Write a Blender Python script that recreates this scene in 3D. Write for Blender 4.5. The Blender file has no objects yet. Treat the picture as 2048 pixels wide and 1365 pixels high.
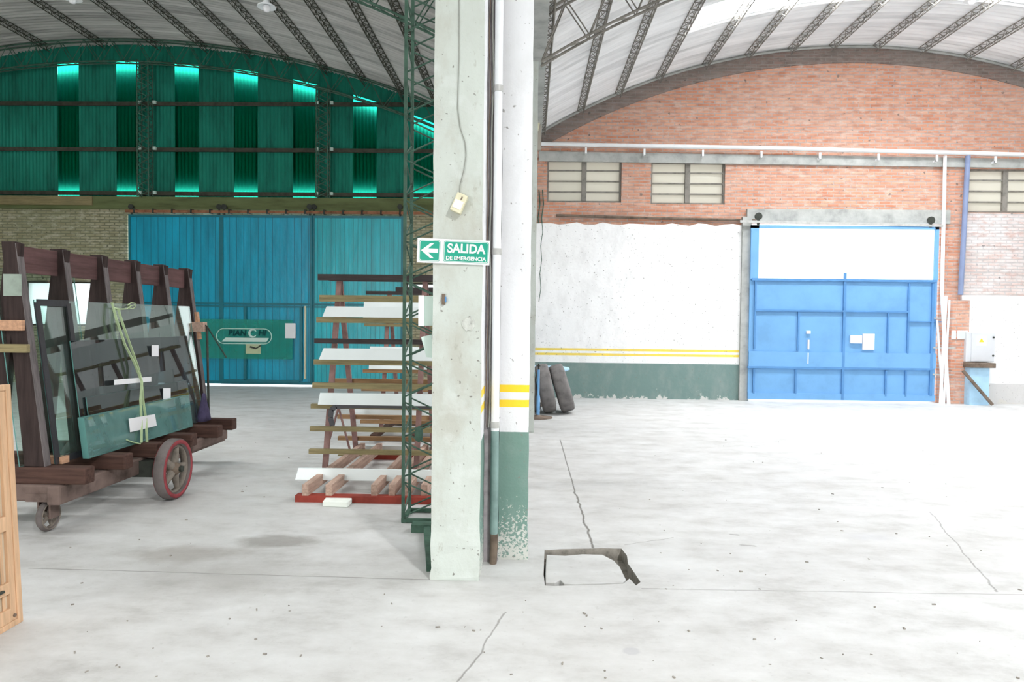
import bpy, bmesh, math, random
from mathutils import Vector, Matrix
random.seed(7)
sc = bpy.context.scene
COL = sc.collection
# ------------------------------------------------------------ camera
W, H, F = 2048.0, 1365.0, 1400.0
CZ = 1.6
cam_d = bpy.data.cameras.new('camera'); cam = bpy.data.objects.new('camera', cam_d); COL.objects.link(cam)
cam_d.sensor_width = 36; cam_d.lens = F / W * 36; cam_d.clip_start = 0.05; cam_d.clip_end = 300
YAW, PITCH, ROLL = math.atan(.0257), math.atan(.0286), .0110
R = (Matrix.Rotation(YAW, 3, 'Z') @ Matrix.Rotation(math.pi/2 - PITCH, 3, 'X') @ Matrix.Rotation(ROLL, 3, 'Z'))
cam.location = (0, 0, CZ); cam.rotation_euler = R.to_euler()
sc.camera = cam
# ------------------------------------------------------------ view and sky
sc.view_settings.view_transform = 'Standard'; sc.view_settings.look = 'None'
sc.view_settings.gamma = 1; sc.view_settings.use_curve_mapping = False
sc.view_settings.exposure = 0.45
sc.cycles.use_denoising = True
sc.cycles.max_bounces = 10; sc.cycles.transparent_max_bounces = 16; sc.cycles.diffuse_bounces = 6
sc.cycles.sample_clamp_indirect = 8
wd = bpy.data.worlds.new('overcast sky'); sc.world = wd; wd.use_nodes = True
wd.node_tree.nodes['Background'].inputs[0].default_value = (.93, .97, 1, 1)
wd.node_tree.nodes['Background'].inputs[1].default_value = 2.6
def area(name, loc, target, sx, sy, power, color=(1, 1, 1)):
    d = bpy.data.lights.new(name, 'AREA'); d.shape = 'RECTANGLE'; d.size = sx; d.size_y = sy
    d.energy = power; d.color = color
    o = bpy.data.objects.new(name, d); COL.objects.link(o); o.location = loc
    o.rotation_euler = (Vector(target) - Vector(loc)).to_track_quat('-Z', 'Y').to_euler()
    return o
# daylight entering through the roof skylights, plus fill lights added for the left hall
area('skylight_and_fill', (6.6, 12.05, 7.9), (6.6, 12.05, 0), 8.0, .9, 1150, (.97, .98, 1))
area('skylight_and_fill', (6.6, 5.0, 7.9), (6.6, 5.0, 0), 8.0, 1.0, 300, (.97, .98, 1))
area('skylight_and_fill', (8.2, 8.6, 7.9), (8.2, 8.6, 0), 5.0, 1.0, 430, (.97, .98, 1))
area('skylight_and_fill', (4.6, -4.8, 7.5), (-.6, 4.3, 0), .6, .5, 1050, (1, 1, 1))
area('skylight_and_fill', (-7.0, 8.6, 8.4), (-7.0, 8.6, 0), 8.0, 1.0, 500, (1, 1, .98))  # unseen overhead source added to brighten the left hall
area('skylight_and_fill', (-5.5, 4.4, 8.2), (-5.5, 4.4, 0), 7.0, 1.0, 120, (1, 1, .98))  # second added overhead fill for the left hall
area('rear_fill_light', (-7.5, -9.5, 2.4), (-7.5, 8, 2.2), 5.0, 4.4, 420, (1, 1, .98))  # added fill from behind the camera for the left hall fronts

# ------------------------------------------------------------ pixel helpers (used only to read sizes off the photograph)
def ray(px, py):
    return (R @ Vector(((px - W/2)/F, (H/2 - py)/F, -1))).normalized()
def at(px, py, Y):
    d = ray(px, py); return Vector((0, 0, CZ)) + d * (Y / d.y)
def fl(px, py, z=0.0):
    d = ray(px, py); return Vector((0, 0, CZ)) + d * ((z - CZ) / d.z)
def ax(px, py, X):
    d = ray(px, py); return Vector((0, 0, CZ)) + d * (X / d.x)

# ------------------------------------------------------------ mesh builder
class MB:
    def __init__(s): s.v = []; s.f = []; s.m = []; s.sm = []
    def add(s, vs, fs, mi=0, smooth=False):
        b = len(s.v); s.v += [tuple(v) for v in vs]
        for f in fs: s.f.append(tuple(i + b for i in f)); s.m.append(mi); s.sm.append(smooth)
        return s
    def box(s, x0, x1, y0, y1, z0, z1, mi=0):
        v = [(x0,y0,z0),(x1,y0,z0),(x1,y1,z0),(x0,y1,z0),(x0,y0,z1),(x1,y0,z1),(x1,y1,z1),(x0,y1,z1)]
        return s.add(v, [(0,3,2,1),(4,5,6,7),(0,1,5,4),(1,2,6,5),(2,3,7,6),(3,0,4,7)], mi)
    def hexa(s, a, b, mi=0):   # a: 4 points, b: 4 matching points
        return s.add(list(a)+list(b), [(0,3,2,1),(4,5,6,7),(0,1,5,4),(1,2,6,5),(2,3,7,6),(3,0,4,7)], mi)
    def mbox(s, M, sx, sy, sz, mi=0):
        v = [M @ Vector((x*sx/2, y*sy/2, z*sz/2)) for z in (-1,1) for (x,y) in ((-1,-1),(1,-1),(1,1),(-1,1))]
        return s.add(v, [(0,3,2,1),(4,5,6,7),(0,1,5,4),(1,2,6,5),(2,3,7,6),(3,0,4,7)], mi)
    def bar(s, p0, p1, w, h, up=(0,0,1), mi=0):
        p0, p1 = Vector(p0), Vector(p1); d = (p1-p0).normalized(); u = Vector(up)
        if abs(d.dot(u)) > .98: u = Vector((0,1,0))
        a = d.cross(u).normalized(); b = a.cross(d).normalized()
        o = [a*w/2*i + b*h/2*j for (i,j) in ((-1,-1),(1,-1),(1,1),(-1,1))]
        return s.hexa([p0+q for q in o], [p1+q for q in o], mi)
    def tube(s, pts, r, n=8, mi=0, caps=True, smooth=True):
        pts = [Vector(p) for p in pts]; k = len(pts); vs = []; ref = None
        for i, p in enumerate(pts):
            d = (pts[min(i+1,k-1)] - pts[max(i-1,0)]).normalized()
            if ref is None:
                ref = Vector((0,0,1)) if abs(d.z) < .9 else Vector((1,0,0))
            a = d.cross(ref).normalized(); b = a.cross(d).normalized(); ref = b
            rr = r[i] if isinstance(r, (list, tuple)) else r
            vs += [p + a*math.cos(t)*rr + b*math.sin(t)*rr for t in [2*math.pi*j/n for j in range(n)]]
        fs = [(i*n+j, i*n+(j+1)%n, (i+1)*n+(j+1)%n, (i+1)*n+j) for i in range(k-1) for j in range(n)]
        s.add(vs, fs, mi, smooth)
        if caps: s.add(vs[:n], [tuple(range(n))[::-1]], mi); s.add(vs[-n:], [tuple(range(n))], mi)
        return s
    def rod(s, p0, p1, r, n=4, mi=0): return s.tube([p0, p1], r, n, mi, smooth=(n > 5))
    def lathe(s, prof, M, n=32, mi=0, smooth=True, closed=False):  # prof (radius, axial) about local Z
        vs = [M @ Vector((rr*math.cos(t), rr*math.sin(t), a)) for (rr, a) in prof for t in [2*math.pi*j/n for j in range(n)]]
        k = len(prof); rng = range(k if closed else k-1)
        fs = [(i*n+j, i*n+(j+1)%n, ((i+1)%k)*n+(j+1)%n, ((i+1)%k)*n+j) for i in rng for j in range(n)]
        return s.add(vs, fs, mi, smooth)
    def disc(s, M, r, h, n=24, mi=0):
        return s.lathe([(0.0001,-h/2),(r,-h/2),(r,h/2),(0.0001,h/2)], M, n, mi, smooth=False)
    def build(s, name, mats, parent=None, bevel=0, origin=None):
        if not isinstance(mats, (list, tuple)): mats = [mats]
        me = bpy.data.meshes.new(name)
        if parent is not None: o0 = wloc(parent)
        elif origin is not None: o0 = Vector(origin)
        else:
            xs = [v[0] for v in s.v]; ys = [v[1] for v in s.v]; zs = [v[2] for v in s.v]
            o0 = Vector(((min(xs)+max(xs))/2, (min(ys)+max(ys))/2, min(zs)))
        me.from_pydata([tuple(Vector(v)-o0) for v in s.v], [], s.f)
        for m in mats: me.materials.append(m)
        me.polygons.foreach_set('material_index', s.m); me.polygons.foreach_set('use_smooth', s.sm)
        bm = bmesh.new(); bm.from_mesh(me); bmesh.ops.recalc_face_normals(bm, faces=bm.faces); bm.to_mesh(me); bm.free()
        ob = bpy.data.objects.new(name, me); COL.objects.link(ob)
        if parent is not None: ob.parent = parent
        else: ob.location = o0
        if bevel:
            md = ob.modifiers.new('bevel', 'BEVEL'); md.width = bevel; md.segments = 2; md.limit_method = 'ANGLE'
        return ob
def wloc(o):
    l = Vector(o.location)
    while o.parent is not None: o = o.parent; l += Vector(o.location)
    return l
def thing(name, loc, label=None, cat=None, group=None, kind=None):
    o = bpy.data.objects.new(name, None); COL.objects.link(o); o.location = loc; o.empty_display_size = .2
    return tag(o, label, cat, group, kind)
def tag(o, label=None, cat=None, group=None, kind=None):
    if label: o['label'] = label
    if cat: o['category'] = cat
    if group: o['group'] = group
    if kind: o['kind'] = kind
    return o
def struct(o): o['kind'] = 'structure'; return o
def copy_tree(o, parent=None):
    c = o.copy(); COL.objects.link(c)
    if parent is not None: c.parent = parent
    for ch in [x for x in bpy.data.objects if x.parent == o]: copy_tree(ch, c)
    return c

# ------------------------------------------------------------ materials
def newmat(name):
    m = bpy.data.materials.new(name); m.use_nodes = True; nt = m.node_tree
    return m, nt, nt.nodes['Principled BSDF']
def N(nt, t, **k):
    n = nt.nodes.new(t)
    for a, b in k.items(): setattr(n, a, b)
    return n
def pos(nt, scale=(1,1,1), swap=False):
    g = N(nt, 'ShaderNodeNewGeometry')
    src = g.outputs['Position']
    if swap:
        sp = N(nt, 'ShaderNodeSeparateXYZ'); nt.links.new(src, sp.inputs[0])
        cb = N(nt, 'ShaderNodeCombineXYZ')
        nt.links.new(sp.outputs[0], cb.inputs[0]); nt.links.new(sp.outputs[2], cb.inputs[1]); src = cb.outputs[0]
    mp = N(nt, 'ShaderNodeMapping'); mp.inputs['Scale'].default_value = scale
    nt.links.new(src, mp.inputs[0]); return mp.outputs[0]
def noise(nt, vec, scale, detail=6, rough=.6):
    n = N(nt, 'ShaderNodeTexNoise'); n.inputs['Scale'].default_value = scale
    n.inputs['Detail'].default_value = detail; n.inputs['Roughness'].default_value = rough
    nt.links.new(vec, n.inputs['Vector']); return n.outputs['Fac']
def ramp(nt, fac, stops, mode='LINEAR'):
    r = N(nt, 'ShaderNodeValToRGB'); r.color_ramp.interpolation = mode
    e = r.color_ramp.elements
    while len(e) < len(stops): e.new(.5)
    for i, (p, c) in enumerate(stops):
        e[i].position = p; e[i].color = (c if len(c) == 4 else (*c, 1)) if isinstance(c, (tuple, list)) else (c, c, c, 1)
    nt.links.new(fac, r.inputs[0]); return r.outputs[0]
def mix(nt, fac, a, b, mode='MIX'):
    m = N(nt, 'ShaderNodeMix', data_type='RGBA', blend_type=mode)
    for sock, v in ((m.inputs[0], fac), (m.inputs[6], a), (m.inputs[7], b)):
        if isinstance(v, (int, float)): sock.default_value = v
        elif isinstance(v, (tuple, list)): sock.default_value = (*v, 1)
        else: nt.links.new(v, sock)
    return m.outputs[2]
def mth(nt, op, *a):
    m = N(nt, 'ShaderNodeMath', operation=op)
    for i, v in enumerate(a):
        if isinstance(v, (int, float)): m.inputs[i].default_value = v
        else: nt.links.new(v, m.inputs[i])
    return m.outputs[0]
def bump(nt, b, h, strength=.3, dist=.02):
    n = N(nt, 'ShaderNodeBump'); n.inputs['Strength'].default_value = strength; n.inputs['Distance'].default_value = dist
    nt.links.new(h, n.inputs['Height']); nt.links.new(n.outputs[0], b.inputs['Normal'])
def plain(name, c, rough=.6, var=.25, scale=6, metal=0, bmp=.15, stretch=(1,1,1), dark=None):
    m, nt, b = newmat(name); v = pos(nt, stretch); n = noise(nt, v, scale)
    d = dark or tuple(x*(1-var) for x in c); l = tuple(min(1, x*(1+var*.6)) for x in c)
    nt.links.new(ramp(nt, n, [(.3, d), (.5, c), (.72, l)]), b.inputs['Base Color'])
    b.inputs['Roughness'].default_value = rough; b.inputs['Metallic'].default_value = metal; b.inputs['Specular IOR Level'].default_value = .5 if rough < .5 else .2
    if bmp: bump(nt, b, noise(nt, v, scale*5), bmp, .01)
    return m
def wood(name, c, axis='X', rough=.7, dark=.5, scale=3):
    st = {'X': (1, 14, 14), 'Y': (14, 1, 14), 'Z': (14, 14, 1)}[axis]
    m, nt, b = newmat(name); v = pos(nt, st); n = noise(nt, v, scale, 8, .65); n2 = noise(nt, pos(nt), 5)
    k = ramp(nt, n, [(.3, tuple(x*dark for x in c)), (.55, c), (.75, tuple(min(1, x*1.25) for x in c))])
    k = mix(nt, ramp(nt, n2, [(.45, 0.0), (.75, .5)]), k, tuple(x*dark*1.1 for x in c))
    nt.links.new(k, b.inputs['Base Color']); b.inputs['Roughness'].default_value = rough; b.inputs['Specular IOR Level'].default_value = .2
    bump(nt, b, n, .25, .01); return m
def brick(name, cols, mortar, msize=.012, grime=None, scale=1.0):
    m, nt, b = newmat(name); v = pos(nt, (1,1,1), swap=True)
    wob = noise(nt, v, 1.3, 3)
    br = N(nt, 'ShaderNodeTexBrick'); nt.links.new(v, br.inputs['Vector'])
    br.inputs['Scale'].default_value = scale; br.inputs['Brick Width'].default_value = .235; br.inputs['Row Height'].default_value = .066
    br.inputs['Mortar Size'].default_value = msize; br.inputs['Mortar Smooth'].default_value = .4; br.inputs['Bias'].default_value = -.1
    br.inputs['Color1'].default_value = (*cols[0], 1); br.inputs['Color2'].default_value = (*cols[1], 1); br.inputs['Mortar'].default_value = (*mortar, 1)
    patch = noise(nt, v, .9, 7, .7); patch2 = noise(nt, pos(nt, (1,2.5,1), True), 3.5, 6, .7)
    c = mix(nt, ramp(nt, patch, [(.42, 0.0), (.62, .75)]), br.outputs['Color'], cols[2])
    # keep the joints visible in the patched areas
    c = mix(nt, mth(nt, 'MULTIPLY', br.outputs['Fac'], .6), c, mortar)
    c = mix(nt, ramp(nt, patch2, [(.50, 0.0), (.66, .75)]), c, cols[3])
    c = mix(nt, ramp(nt, noise(nt, pos(nt, (4,14,1), True), 1.0, 3, .5), [(.35, .35), (.5, 0.0)]), c, tuple(x*.55 for x in cols[0]))
    holes = noise(nt, v, 9, 2, .4)
    c = mix(nt, ramp(nt, holes, [(.70, 0.0), (.74, .8)]), c, tuple(x*.35 for x in mortar))
    if grime: c = mix(nt, ramp(nt, noise(nt, pos(nt, (.5,1.4,1), True), 1.1, 5), [(.45, 0.0), (.7, .7)]), c, grime)
    nt.links.new(c, b.inputs['Base Color']); b.inputs['Roughness'].default_value = .92
    hh = mth(nt, 'ADD', mth(nt, 'MULTIPLY', br.outputs['Fac'], -1.0), mth(nt, 'MULTIPLY', noise(nt, v, 30), .6))
    bump(nt, b, hh, .5, .012); return m
def zpaint(name, stops, peel=None, under=(.62,.60,.56), rough=.65, wob=.01):
    """paint bands by height; stops = [(z_from, colour)...] from the floor up"""
    m, nt, b = newmat(name); v = pos(nt); g = N(nt, 'ShaderNodeSeparateXYZ'); nt.links.new(v, g.inputs[0])
    z = mth(nt, 'ADD', g.outputs[2], mth(nt, 'MULTIPLY', mth(nt, 'SUBTRACT', noise(nt, v, 14), .5), wob))
    c = None
    for (zf, colr) in stops:
        if c is None:
            rgb = N(nt, 'ShaderNodeRGB'); rgb.outputs[0].default_value = (*colr, 1); c = rgb.outputs[0]
        else:
            c = mix(nt, mth(nt, 'GREATER_THAN', z, zf), c, colr)
    dirt = noise(nt, pos(nt, (1,1,.5)), 3.2, 8, .7)
    c = mix(nt, ramp(nt, dirt, [(.45, 0.0), (.8, .35)]), c, (.45,.45,.43))
    if peel:
        zp, amt, sc_ = peel
        n = noise(nt, v, sc_, 7, .65)
        k = mth(nt, 'ADD', n, mth(nt, 'MULTIPLY', mth(nt, 'SUBTRACT', zp, g.outputs[2]), amt))
        c = mix(nt, ramp(nt, k, [(.60, 0.0), (.63, 1.0)]), c, under)
    pits = noise(nt, v, 28, 2, .5)
    c = mix(nt, ramp(nt, pits, [(.68, 0.0), (.72, .75)]), c, (.2,.19,.17))
    nt.links.new(c, b.inputs['Base Color']); b.inputs['Roughness'].default_value = rough
    bump(nt, b, noise(nt, v, 16, 8), .35, .015); return m

M = {}
M['brick_r'] = brick('orange brick', [(.56,.225,.13), (.68,.36,.24), (.60,.37,.28), (.64,.49,.42)], (.46,.37,.33), .012)
M['brick_arch'] = brick('grimy arch brick', [(.20,.15,.13), (.30,.20,.17), (.26,.23,.21), (.34,.30,.27)], (.28,.25,.23), .010)
M['brick_l'] = brick('green lit tan brick', [(.36,.33,.20), (.48,.44,.30), (.30,.31,.19), (.60,.57,.44)], (.20,.20,.13), .016)  # green light of the gable strips is mixed into this brick colour
M['brick_w'] = brick('whitewashed brick', [(.62,.56,.53), (.66,.50,.45), (.74,.72,.72), (.52,.33,.28)], (.50,.47,.46), .014)
M['white_wall'] = zpaint('white paint over green dado', [(0,(.16,.25,.235)), (.745,(.93,.94,.94)), (.895,(.92,.70,.10)), (.945,(.93,.94,.94)), (.995,(.92,.70,.10)), (1.045,(.95,.95,.95))], peel=(.10, .9, 5), under=(.62,.62,.60), wob=.006)
M['white_low'] = zpaint('white painted lower wall', [(0,(.62,.61,.60)), (.42,(.90,.90,.90))], peel=(.2, .8, 3))
def limewash():
    m, nt, b = newmat('pale limewashed concrete'); v = pos(nt); n = noise(nt, pos(nt, (1,1,.6)), 3.2, 8, .62)
    c = ramp(nt, n, [(.32, (.47,.48,.43)), (.47, (.54,.58,.54)), (.7, (.59,.64,.60))])
    c = mix(nt, ramp(nt, noise(nt, pos(nt, (3,3,1)), 6, 6, .75), [(.62, 0.0), (.70, .6)]), c, (.33,.32,.27))
    c = mix(nt, ramp(nt, noise(nt, v, 38, 2, .4), [(.72, 0.0), (.76, .8)]), c, (.14,.13,.11))
    c = mix(nt, ramp(nt, noise(nt, v, 5, 3, .5), [(.60, 0.0), (.66, .3)]), c, (.66,.70,.68))
    nt.links.new(c, b.inputs['Base Color']); b.inputs['Roughness'].default_value = .88
    bump(nt, b, noise(nt, v, 14, 9, .65), .5, .015); return m
M['pillar'] = limewash()
M['pillar_paint'] = zpaint('painted pillar', [(0,(.15,.26,.22)), (.861,(.76,.77,.79)), (1.027,(.90,.62,.02)), (1.076,(.76,.77,.79)), (1.126,(.90,.62,.02)), (1.176,(.76,.77,.79))], peel=(.36, .55, 55), under=(.55,.56,.52), wob=.004)
M['concrete'] = plain('grey concrete', (.42,.43,.41), .9, .3, 4, bmp=.3)
M['conc_green'] = plain('olive concrete beam', (.14,.17,.075), .9, .4, 3, bmp=.3, stretch=(.3,1,2))  # beam coloured olive
M['white_paint'] = plain('white enamel', (.85,.87,.88), .45, .06, 5)
M['blue_door'] = plain('sky blue door paint', (.17,.38,.66), .5, .10, 2.5, bmp=.05)
M['blue_bar'] = plain('blue steel bar', (.10,.26,.52), .5, .12, 4)
M['grey_blue'] = plain('blue grey pipe', (.22,.27,.42), .5, .1, 4)
M['steel_dark'] = plain('dark oily steel', (.045,.05,.042), .6, .4, 9)
M['steel_green'] = plain('dark green steel', (.065,.13,.095), .5, .45, 9)
M['steel_rust'] = plain('dusty brown steel', (.17,.13,.10), .8, .45, 9)
M['steel_grey'] = plain('galvanised steel', (.50,.50,.48), .45, .2, 9, metal=.3)
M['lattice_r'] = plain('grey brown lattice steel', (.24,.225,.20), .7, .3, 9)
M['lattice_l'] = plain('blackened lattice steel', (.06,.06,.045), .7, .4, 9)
M['rail_rust'] = plain('rusty rail', (.30,.13,.07), .7, .5, 6)
M['dk_wood'] = wood('dark brown timber', (.085,.045,.035), 'X')
M['dk_wood_y'] = wood('purple brown timber board', (.13,.07,.068), 'Y', scale=2)
M['post_wood'] = wood('grey brown timber post', (.045,.03,.028), 'Z')
M['post_edge'] = wood('lighter grey post edge', (.17,.15,.15), 'Z')
M['peach_wood'] = wood('fresh peach timber', (.55,.32,.20), 'Y', dark=.7)
M['olive_wood'] = wood('olive stained batten', (.30,.25,.13), 'X', dark=.6)
M['orange_wood'] = wood('orange brown batten', (.38,.23,.12), 'X', dark=.6)
M['black_wood'] = wood('blackened batten', (.055,.045,.045), 'X', dark=.6)
M['pink_wood'] = wood('pinkish timber', (.50,.35,.28), 'Y', dark=.6)
M['pink_steel'] = plain('red oxide angle steel', (.30,.18,.165), .7, .35, 8)
M['red_steel'] = plain('red oxide beam', (.30,.05,.035), .6, .3, 6)
M['marble'] = plain('pale slab', (.80,.86,.86), .25, .05, 3, bmp=0)
M['foam'] = plain('white foam block', (.80,.84,.78), .9, .08, 8)
M['pine'] = wood('pine', (.68,.44,.27), 'Z', rough=.5, dark=.75)
M['pine_pale'] = wood('pale pine panel', (.58,.47,.34), 'Z', rough=.5, dark=.85)
M['rubber'] = plain('dusty rubber', (.19,.18,.175), .85, .35, 7)
M['wheel_rubber'] = plain('worn wheel band', (.15,.13,.125), .85, .3, 7)
M['wheel_red'] = plain('faded red paint', (.30,.055,.065), .7, .4, 12)
M['cast'] = plain('dusty cast iron', (.22,.19,.16), .8, .35, 12)
M['grimy'] = plain('dusty wheel frame', (.16,.115,.10), .85, .45, 6)
M['strap'] = plain('yellow green strap', (.50,.62,.36), .7, .1, 9)
M['paper'] = plain('paper', (.86,.86,.88), .8, .03, 5, bmp=0)
M['paper_y'] = plain('yellowed notice', (.50,.56,.36), .8, .1, 5, bmp=0)
M['purple_cloth'] = plain('dark purple cloth', (.06,.05,.10), .95, .4, 12)
M['sign_green'] = plain('sign green', (.0,.33,.22), .4, .04, 3, bmp=0)
M['cream'] = plain('cream plastic', (.72,.69,.50), .5, .06, 6)
M['cable'] = plain('grey cable', (.32,.33,.30), .7, .1, 6)
M['black'] = plain('black plastic', (.02,.02,.025), .35, .2, 6)
M['label_yellow'] = plain('yellow', (.85,.65,.05), .6, .02, 3, bmp=0)
M['label_red'] = plain('red print', (.5,.05,.05), .6, .02, 3, bmp=0)
M['letter_dark'] = plain('dark teal lettering', (.0,.045,.05), .6, .1, 4, bmp=0)
M['tape'] = plain('faded green tape', (.30,.36,.31), .7, .25, 9, bmp=0)
M['box_grey'] = plain('light grey enclosure', (.62,.64,.67), .5, .04, 3, bmp=0)
M['box_mint'] = plain('mint white box', (.62,.76,.70), .5, .04, 3, bmp=0)
M['lt_blue'] = plain('light blue paint', (.40,.62,.80), .5, .12, 5)
M['brown_gap'] = plain('rough plaster gap', (.36,.33,.34), .95, .4, 9)
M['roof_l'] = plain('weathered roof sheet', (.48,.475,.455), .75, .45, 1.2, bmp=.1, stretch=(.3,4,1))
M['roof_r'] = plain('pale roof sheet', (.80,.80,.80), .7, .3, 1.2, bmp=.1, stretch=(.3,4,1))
M['sheet_green'] = plain('dusty green corrugated sheet', (.012,.20,.14), .7, .35, 3, bmp=.1, stretch=(2,1,.4))
M['outer'] = plain('dark strip backing', (.012,.014,.012), .9, .2, 3)
M['crumbs_pit_shade'] = plain('concrete crumbs', (.28,.26,.23), .95, .4, 20)  # also serves as painted shade inside the floor pit

# teal planked door
def door_paint(name, c, pw):
    m, nt, b = newmat(name); g = N(nt, 'ShaderNodeSeparateXYZ'); v = pos(nt); nt.links.new(v, g.inputs[0])
    t = mth(nt, 'FRACT', mth(nt, 'DIVIDE', g.outputs[0], pw))
    line = mth(nt, 'LESS_THAN', mth(nt, 'ABSOLUTE', mth(nt, 'SUBTRACT', t, .5)), .05)
    n = noise(nt, pos(nt, (3,3,.4)), 1.6, 6)
    k = ramp(nt, n, [(.3, tuple(x*.75 for x in c)), (.5, c), (.72, tuple(x*1.3 for x in c))])
    k = mix(nt, mth(nt, 'MULTIPLY', line, .65), k, tuple(x*.3 for x in c))
    nt.links.new(k, b.inputs['Base Color']); b.inputs['Roughness'].default_value = .34
    h = mth(nt, 'ADD', mth(nt, 'MULTIPLY', line, -1.0), mth(nt, 'MULTIPLY', noise(nt, pos(nt, (3,3,1.5)), 2.5, 3), .9))
    bump(nt, b, h, .45, .02); return m
M['teal'] = door_paint('teal door paint', (.0,.33,.50), .17)
M['teal_b'] = door_paint('teal ribbed door paint', (.0,.42,.50), .105)
M['teal_frame'] = plain('teal frame', (.0,.16,.21), .4, .15, 4)
# glass: reflective sheet over a tint
def glass(name, tint, ior=1.5, rough=.01, haze=None):
    m = bpy.data.materials.new(name); m.use_nodes = True; nt = m.node_tree; nt.nodes.clear()
    out = N(nt, 'ShaderNodeOutputMaterial'); tr = N(nt, 'ShaderNodeBsdfTransparent'); tr.inputs[0].default_value = (*tint, 1)
    gl = N(nt, 'ShaderNodeBsdfGlossy'); gl.inputs['Roughness'].default_value = rough; gl.inputs[0].default_value = (.95,1,.98,1)
    fr = N(nt, 'ShaderNodeFresnel'); gb = N(nt, 'ShaderNodeNewGeometry')
    mr = N(nt, 'ShaderNodeMapRange'); nt.links.new(gb.outputs['Backfacing'], mr.inputs[0]); mr.inputs[3].default_value = ior; mr.inputs[4].default_value = 1/ior; nt.links.new(mr.outputs[0], fr.inputs[0])
    mx = N(nt, 'ShaderNodeMixShader'); nt.links.new(fr.outputs[0], mx.inputs[0])
    src = tr
    if haze:
        df = N(nt, 'ShaderNodeBsdfDiffuse'); df.inputs[0].default_value = (*haze[0], 1)
        m2 = N(nt, 'ShaderNodeMixShader'); nt.links.new(tr.outputs[0], m2.inputs[1]); nt.links.new(df.outputs[0], m2.inputs[2])
        f = mth(nt, 'MULTIPLY', noise(nt, pos(nt), 2.5), 2*haze[1]); nt.links.new(f, m2.inputs[0]); src = m2
    nt.links.new(src.outputs[0], mx.inputs[1]); nt.links.new(gl.outputs[0], mx.inputs[2]); nt.links.new(mx.outputs[0], out.inputs[0])
    return m
M['glass'] = glass('clear sheet glass', (.86,.95,.92), 1.7, haze=((.35,.45,.42), .03))
M['glass_dark'] = glass('grey tinted sheet glass', (.40,.43,.45), 1.6, haze=((.12,.13,.14), .10))
M['glass_green'] = glass('thick green glass stack', (.45,.66,.62), 1.55, haze=((.20,.40,.38), .45))
M['glass_edge'] = plain('glass edge', (.10,.26,.24), .3, .1, 6, bmp=0)
M['banner'] = glass('translucent green banner', (.72,.95,.86), 1.12, .4, haze=((.06,.42,.36), .40))
# translucent sheets
def translucent(name, col, tfac, tint, dif, dfac=.4):
    m = bpy.data.materials.new(name); m.use_nodes = True; nt = m.node_tree; nt.nodes.clear()
    out = N(nt, 'ShaderNodeOutputMaterial'); tl = N(nt, 'ShaderNodeBsdfTranslucent'); tl.inputs[0].default_value = (*col, 1)
    df = N(nt, 'ShaderNodeBsdfDiffuse'); df.inputs[0].default_value = (*dif, 1)
    tr = N(nt, 'ShaderNodeBsdfTransparent'); tr.inputs[0].default_value = (*tint, 1)
    a = N(nt, 'ShaderNodeMixShader'); a.inputs[0].default_value = dfac
    nt.links.new(tl.outputs[0], a.inputs[1]); nt.links.new(df.outputs[0], a.inputs[2])
    b = N(nt, 'ShaderNodeMixShader'); b.inputs[0].default_value = tfac
    nt.links.new(a.outputs[0], b.inputs[1]); nt.links.new(tr.outputs[0], b.inputs[2]); nt.links.new(b.outputs[0], out.inputs[0])
    return m
M['strip'] = translucent('green translucent sheet', (.025,.80,.55), .03, (.05,.9,.55), (.0,.05,.03), .06)
M['pane_beige'] = translucent('dusty beige pane', (.60,.58,.52), .0, (1,1,1), (.74,.72,.66))
M['pane_white'] = translucent('white translucent sheet', (.9,.93,.95), .3, (1,1,1), (.8,.85,.9))
M['skylight'] = translucent('skylight sheet', (.9,.93,.95), .6, (1,1,1), (.8,.8,.8))

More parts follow.
